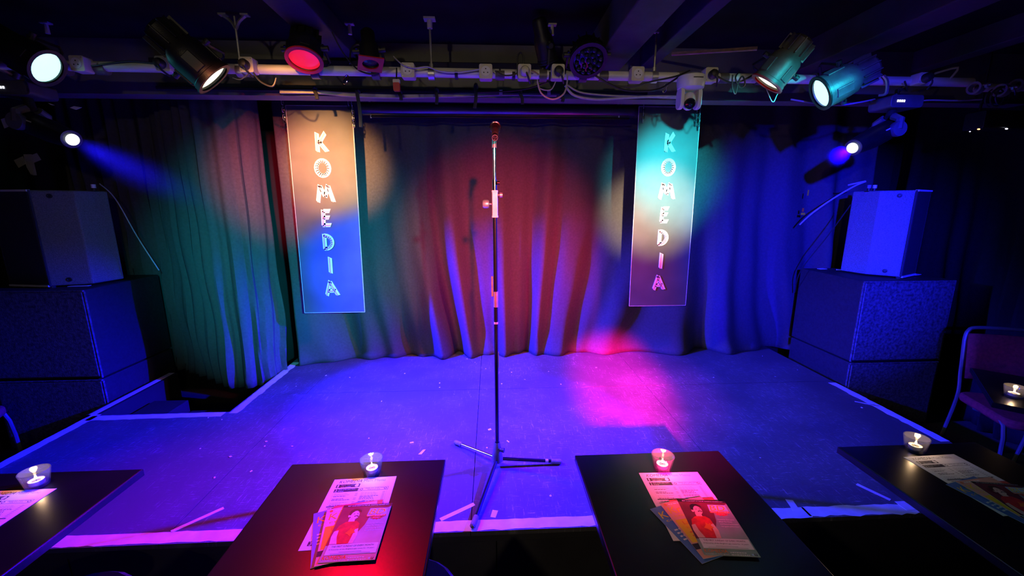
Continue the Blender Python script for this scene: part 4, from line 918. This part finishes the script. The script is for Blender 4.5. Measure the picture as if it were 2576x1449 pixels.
ang = math.atan2(e5.y-c5.y, e5.x-c5.x)
t5 = table(0, .56, -.62, 0, 'black table corner by the red chair with a candle')
t5.location = (0, 0, 0)
# turn it about its corner so that its side follows the edge seen beside the chair
R = Matrix.Rotation(ang, 3, 'Z'); ctr = V((.28, -.31, 0)); t5.rotation_euler.z = ang; off = R @ V((-.28, .31, 0)); t5.location = (c5.x-off.x, c5.y-off.y, 0)
def stool(x, y, label):
    t = thing('round_stool', (x, y, 0), label, 'stool', 'black stools tucked under tables')
    MB().lathe([(0, 0), (.15, 0), (.165, .012), (.165, .035), (.15, .05), (0, .055)], (x, y, .40), (0, 0, 1), 24, False).build('seat', M['table'], t, True)
    for k in range(4): a = pi/4+pi/2*k; MB().cyl((x+.10*cos(a), y+.10*sin(a), .40), (x+.17*cos(a), y+.17*sin(a), 0), .012, n=8).build('leg', M['black'], t, True)
    MB().tube([(x+.145*cos(a), y+.145*sin(a), .16) for a in [2*pi*k/20 for k in range(20)]], .008, 6, True).build('foot_ring', M['black'], t, True)
stool(-.28, 1.06, 'black round stool peeking out under the red-glowing table'); stool(-1.30, 1.06, 'black round stool at the table nearest the white cross')

# ------------------------------------------------------------------ chairs
def chair(loc, rz, label):
    t = bpy.data.objects.new('stacking_chair', None); col.objects.link(t); t.location = loc; t.rotation_euler.z = rz; ORG[t.name] = V((0, 0, 0)); tag(t, label, 'chair', 'red stacking chairs')
    MB().rbox((0, 0, .45), (.42, .42, .05), .07, n=5).build('seat', M['seat'], t, True, bevel=.015)
    for s in (-1, 1):
        MB().tube(smoothpts([(s*.205, -.20, 0), (s*.200, -.17, .43), (s*.195, .05, .425)], 5), .011, 8).build('leg', M['frame'], t, True)
        MB().tube(smoothpts([(s*.205, .26, 0), (s*.200, .19, .42), (s*.195, .215, .60), (s*.19, .25, .80)], 5), .011, 8).build('leg', M['frame'], t, True)
    MB().tube(smoothpts([(-.19, .25, .80), (-.175, .262, .86), (-.12, .268, .885), (.12, .268, .885), (.175, .262, .86), (.19, .25, .80)], 5), .011, 8).build('back_rail', M['frame'], t, True)
    MB().tube([(-.195, .05, .425), (.195, .05, .425)], .010, 8).build('cross_rail', M['frame'], t, True)
    vs = []
    for z, yb in ((.56, .215), (.66, .228), (.76, .245), (.845, .258)):
        for k in range(7): x = -.178+.356*k/6; vs.append((x, yb+.014*(1-(x/.178)**2)+.0, z))
    fs = [(r*7+k, r*7+k+1, r*7+k+8, r*7+k+7) for r in range(3) for k in range(6)]
    o = MB().add(vs, fs).build('backrest', M['seat'], t, True); sd = o.modifiers.new('pad', 'SOLIDIFY'); sd.thickness = .03; sd.offset = 0
    return t
chair((3.11, 2.03, 0), -.35, 'red upholstered stacking chair with bent metal frame, beside the bass bins')
chair((-3.05, 2.16, 0), 2.0, 'dark stacking chair in the shadow by the stage edge tape, below the white cross')

# ------------------------------------------------------------------ candles
def candle(u, v, label, light=2.2, z=.72):
    c = PZ(u, v, z); c.z = z
    t = thing('candle_glass', c, 'clear glass votive holder '+label, 'candle holder', 'votive glasses on the tables')
    MB().lathe([(0, 0), (.026, 0), (.030, .004), (.0395, .056), (.0385, .0575), (.0365, .056), (.0275, .010), (0, .008)], c, (0, 0, 1), 28, False).build('bowl', M['glass'], t, True)
    MB().tube([c+V((.038*cos(a), .038*sin(a), .057)) for a in [2*pi*k/28 for k in range(28)]], .0014, 6, True).build('rim', M['glass'], t, True)
    e = thing('tealight', c+V((0, 0, .009)), 'lit white tealight '+label, 'candle', 'tealights in the glasses')
    MB().lathe([(0, 0), (.0195, 0), (.0205, .014), (.0200, .014), (.0195, .011), (0, .011)], c+V((0, 0, .0095)), (0, 0, 1), 20, False).build('cup', M['foil'], e, True)
    MB().lathe([(0, 0), (.0192, 0), (.0192, .0095), (.008, .008), (0, .008)], c+V((0, 0, .012)), (0, 0, 1), 20, False).build('wax', M['wax'], e, True)
    MB().cyl(c+V((0, 0, .019)), c+V((0, 0, .026)), .0008, n=5).build('wick', M['plug'], e)
    MB().lathe([(0, 0), (.0028, .003), (.0036, .007), (.0024, .013), (0, .020)], c+V((0, 0, .0245)), (0, 0, 1), 10, False).build('flame', M['flame'], e, True)
    l = bpy.data.lights.new('candle_light', 'POINT'); l.energy = light*.12; l.color = (1, .62, .3); l.shadow_soft_size = .008
    o = bpy.data.objects.new('candle_light', l); col.objects.link(o); o.location = c+V((0, 0, .050))
candle(95, 1222, 'on the table nearest the white cross')
candle(937, 1190, 'on the red-glowing table')
candle(1665, 1180, 'on the table with teal glow along one edge')
candle(2300, 1133, 'on the table nearest the red chair')
candle(2548, 999, 'in front of the red chair back')

# ------------------------------------------------------------------ menus and flyers
def sheet(kind, name, w_, h_, tl, bl, z, label, cat, group, rot=None):
    a = tl if isinstance(tl, V) else PZ(*tl, z); b = PZ(*bl, z) if bl else None
    th = math.atan2(a.x-b.x, -(a.x*0)+(a.y-b.y))*-1 if rot is None else rot
    ux, uy = V((cos(th), sin(th), 0)), V((-sin(th), cos(th), 0))
    c = a+ux*(w_/2)-uy*(h_/2)
    o0 = MB().box((0, 0, 0), (w_, h_, .0004)); o = o0.build(name, M['paper'], loc=(0, 0, 0)); o.location = (c.x, c.y, z+.0003); o.rotation_euler.z = th
    tag(o, label, cat, group)
    p = bpy.data.objects.new('print', PRINTS[kind]); col.objects.link(p); p.parent = o
    return o
TZ = .7205
G1, G2 = 'menus on the tables', 'flyers on the tables'
sheet('menu', 'menu_sheet', .210, .297, (842, 1207), (752, 1382), TZ, 'printed white menu sheet under flyers on the red-glowing table', 'menu', G1)
sheet('menu', 'menu_sheet', .210, .297, (1607, 1190), (1695, 1363), TZ, 'printed white menu sheet under flyers on the teal-glowing table', 'menu', G1)
sheet('menu', 'menu_sheet', .210, .297, (2272, 1150), None, TZ, 'printed white menu sheet under flyers on the table nearest the red chair', 'menu', G1, radians(2))
q = PZ(140, 1231, TZ)
o = sheet('menu', 'menu_sheet', .210, .297, (140, 1231), None, TZ, 'printed white menu sheet lying alone beside the candle nearest the white cross', 'menu', G1, radians(1))
o.location.x -= .21
for tb, nm in (((789, 1293), 'on the red-glowing table'), ((1635, 1281), 'on the teal-glowing table'), ((2379, 1219), 'on the table nearest the red chair')):
    k = [789, 1635, 2379].index(tb[0])
    pos = [dict(blue=((789, 1293), .36), peach=((823, 1283), .22), red=((905, 1263), -.02), host=((866, 1272), .02)),
           dict(blue=((1635, 1281), .30), peach=((1659, 1267), .16), red=((1722, 1253), .04), host=((1703, 1257), -.10)),
           dict(blue=((2379, 1219), .24), peach=((2402, 1211), .10), red=((2462, 1205), .04), host=((2440, 1211), -.16))][k]
    for i, (kd, ds) in enumerate((('blue', 'blue flyer lettered in yellow under the fan '), ('red', 'red flyer almost hidden in the fan '), ('peach', 'peach flyer with yellow panel inside the fan '), ('host', 'top flyer showing a person in a red shirt '))):
        tl, an = pos[kd]
        if kd == 'red': an = pos['host'][1]+.13; hq = PZ(*pos['host'][0], TZ); hq += V((cos(an)*-.03, -.004, 0)); tl = hq
        sheet(kd, 'flyer', .148, .210, tl, None, TZ+.001+.0018*i, ds+nm, 'flyer', G2, an)

# ------------------------------------------------------------------ paper scraps on the stage
def scrap(u, v, w_, h_, rz, label=None):
    q = PZ(u, v, S); R = Matrix.Rotation(rz, 3, 'Z')
    o = MB().add([q+R @ V(x) for x in ((-w_/2, -h_/2, .0006), (w_/2, -h_/2*.7, .0006), (w_/2*.8, h_/2, .003), (-w_/2, h_/2*.8, .0015), (-w_/2, -h_/2, .0016), (w_/2, -h_/2*.7, .0016), (w_/2*.8, h_/2, .004), (-w_/2, h_/2*.8, .0025))],
                 [(3, 2, 1, 0), (4, 5, 6, 7), (0, 1, 5, 4), (1, 2, 6, 5), (2, 3, 7, 6), (3, 0, 4, 7)]).build('paper_scrap', M['tape'])
    tag(o, label or 'tiny white paper fleck lying on the stage floor', 'scrap', None if label else 'paper flecks on the stage')
scrap(1062, 1138, .016, .05, -.45, 'curled strip of white paper on the stage beside the tripod')
scrap(1036, 1114, .022, .012, .1, 'small white paper rectangle on the stage beside the tripod')
scrap(1232, 1081, .02, .016, .3, 'crumpled bright scrap right behind the tripod hub')
scrap(1278, 1111, .008, .022, .7, 'pale sliver of tape on stage beside the tripod hub')
rnd = random.Random(4)
for u, v in ((524, 1051), (558, 1056), (670, 1111), (666, 1123), (504, 1129), (580, 1149), (632, 1186), (735, 1123), (540, 1202), (1106, 964), (1142, 992), (1262, 966), (1320, 955), (1411, 967), (1106, 975), (1175, 903), (1195, 912), (1222, 928), (1287, 937), (928, 1103), (1225, 1127), (1385, 1248), (1505, 1000), (1918, 896), (2006, 931), (1950, 948), (2168, 1026), (1912, 1152), (2487, 1175), (880, 950), (1018, 940), (960, 1010), (1500, 925), (1660, 918), (1380, 935), (820, 945), (745, 972), (1795, 950)):
    if u < 2400: s_ = rnd.uniform(.006, .013); scrap(u, v, s_, s_*rnd.uniform(.5, 1.1), rnd.uniform(0, 3))
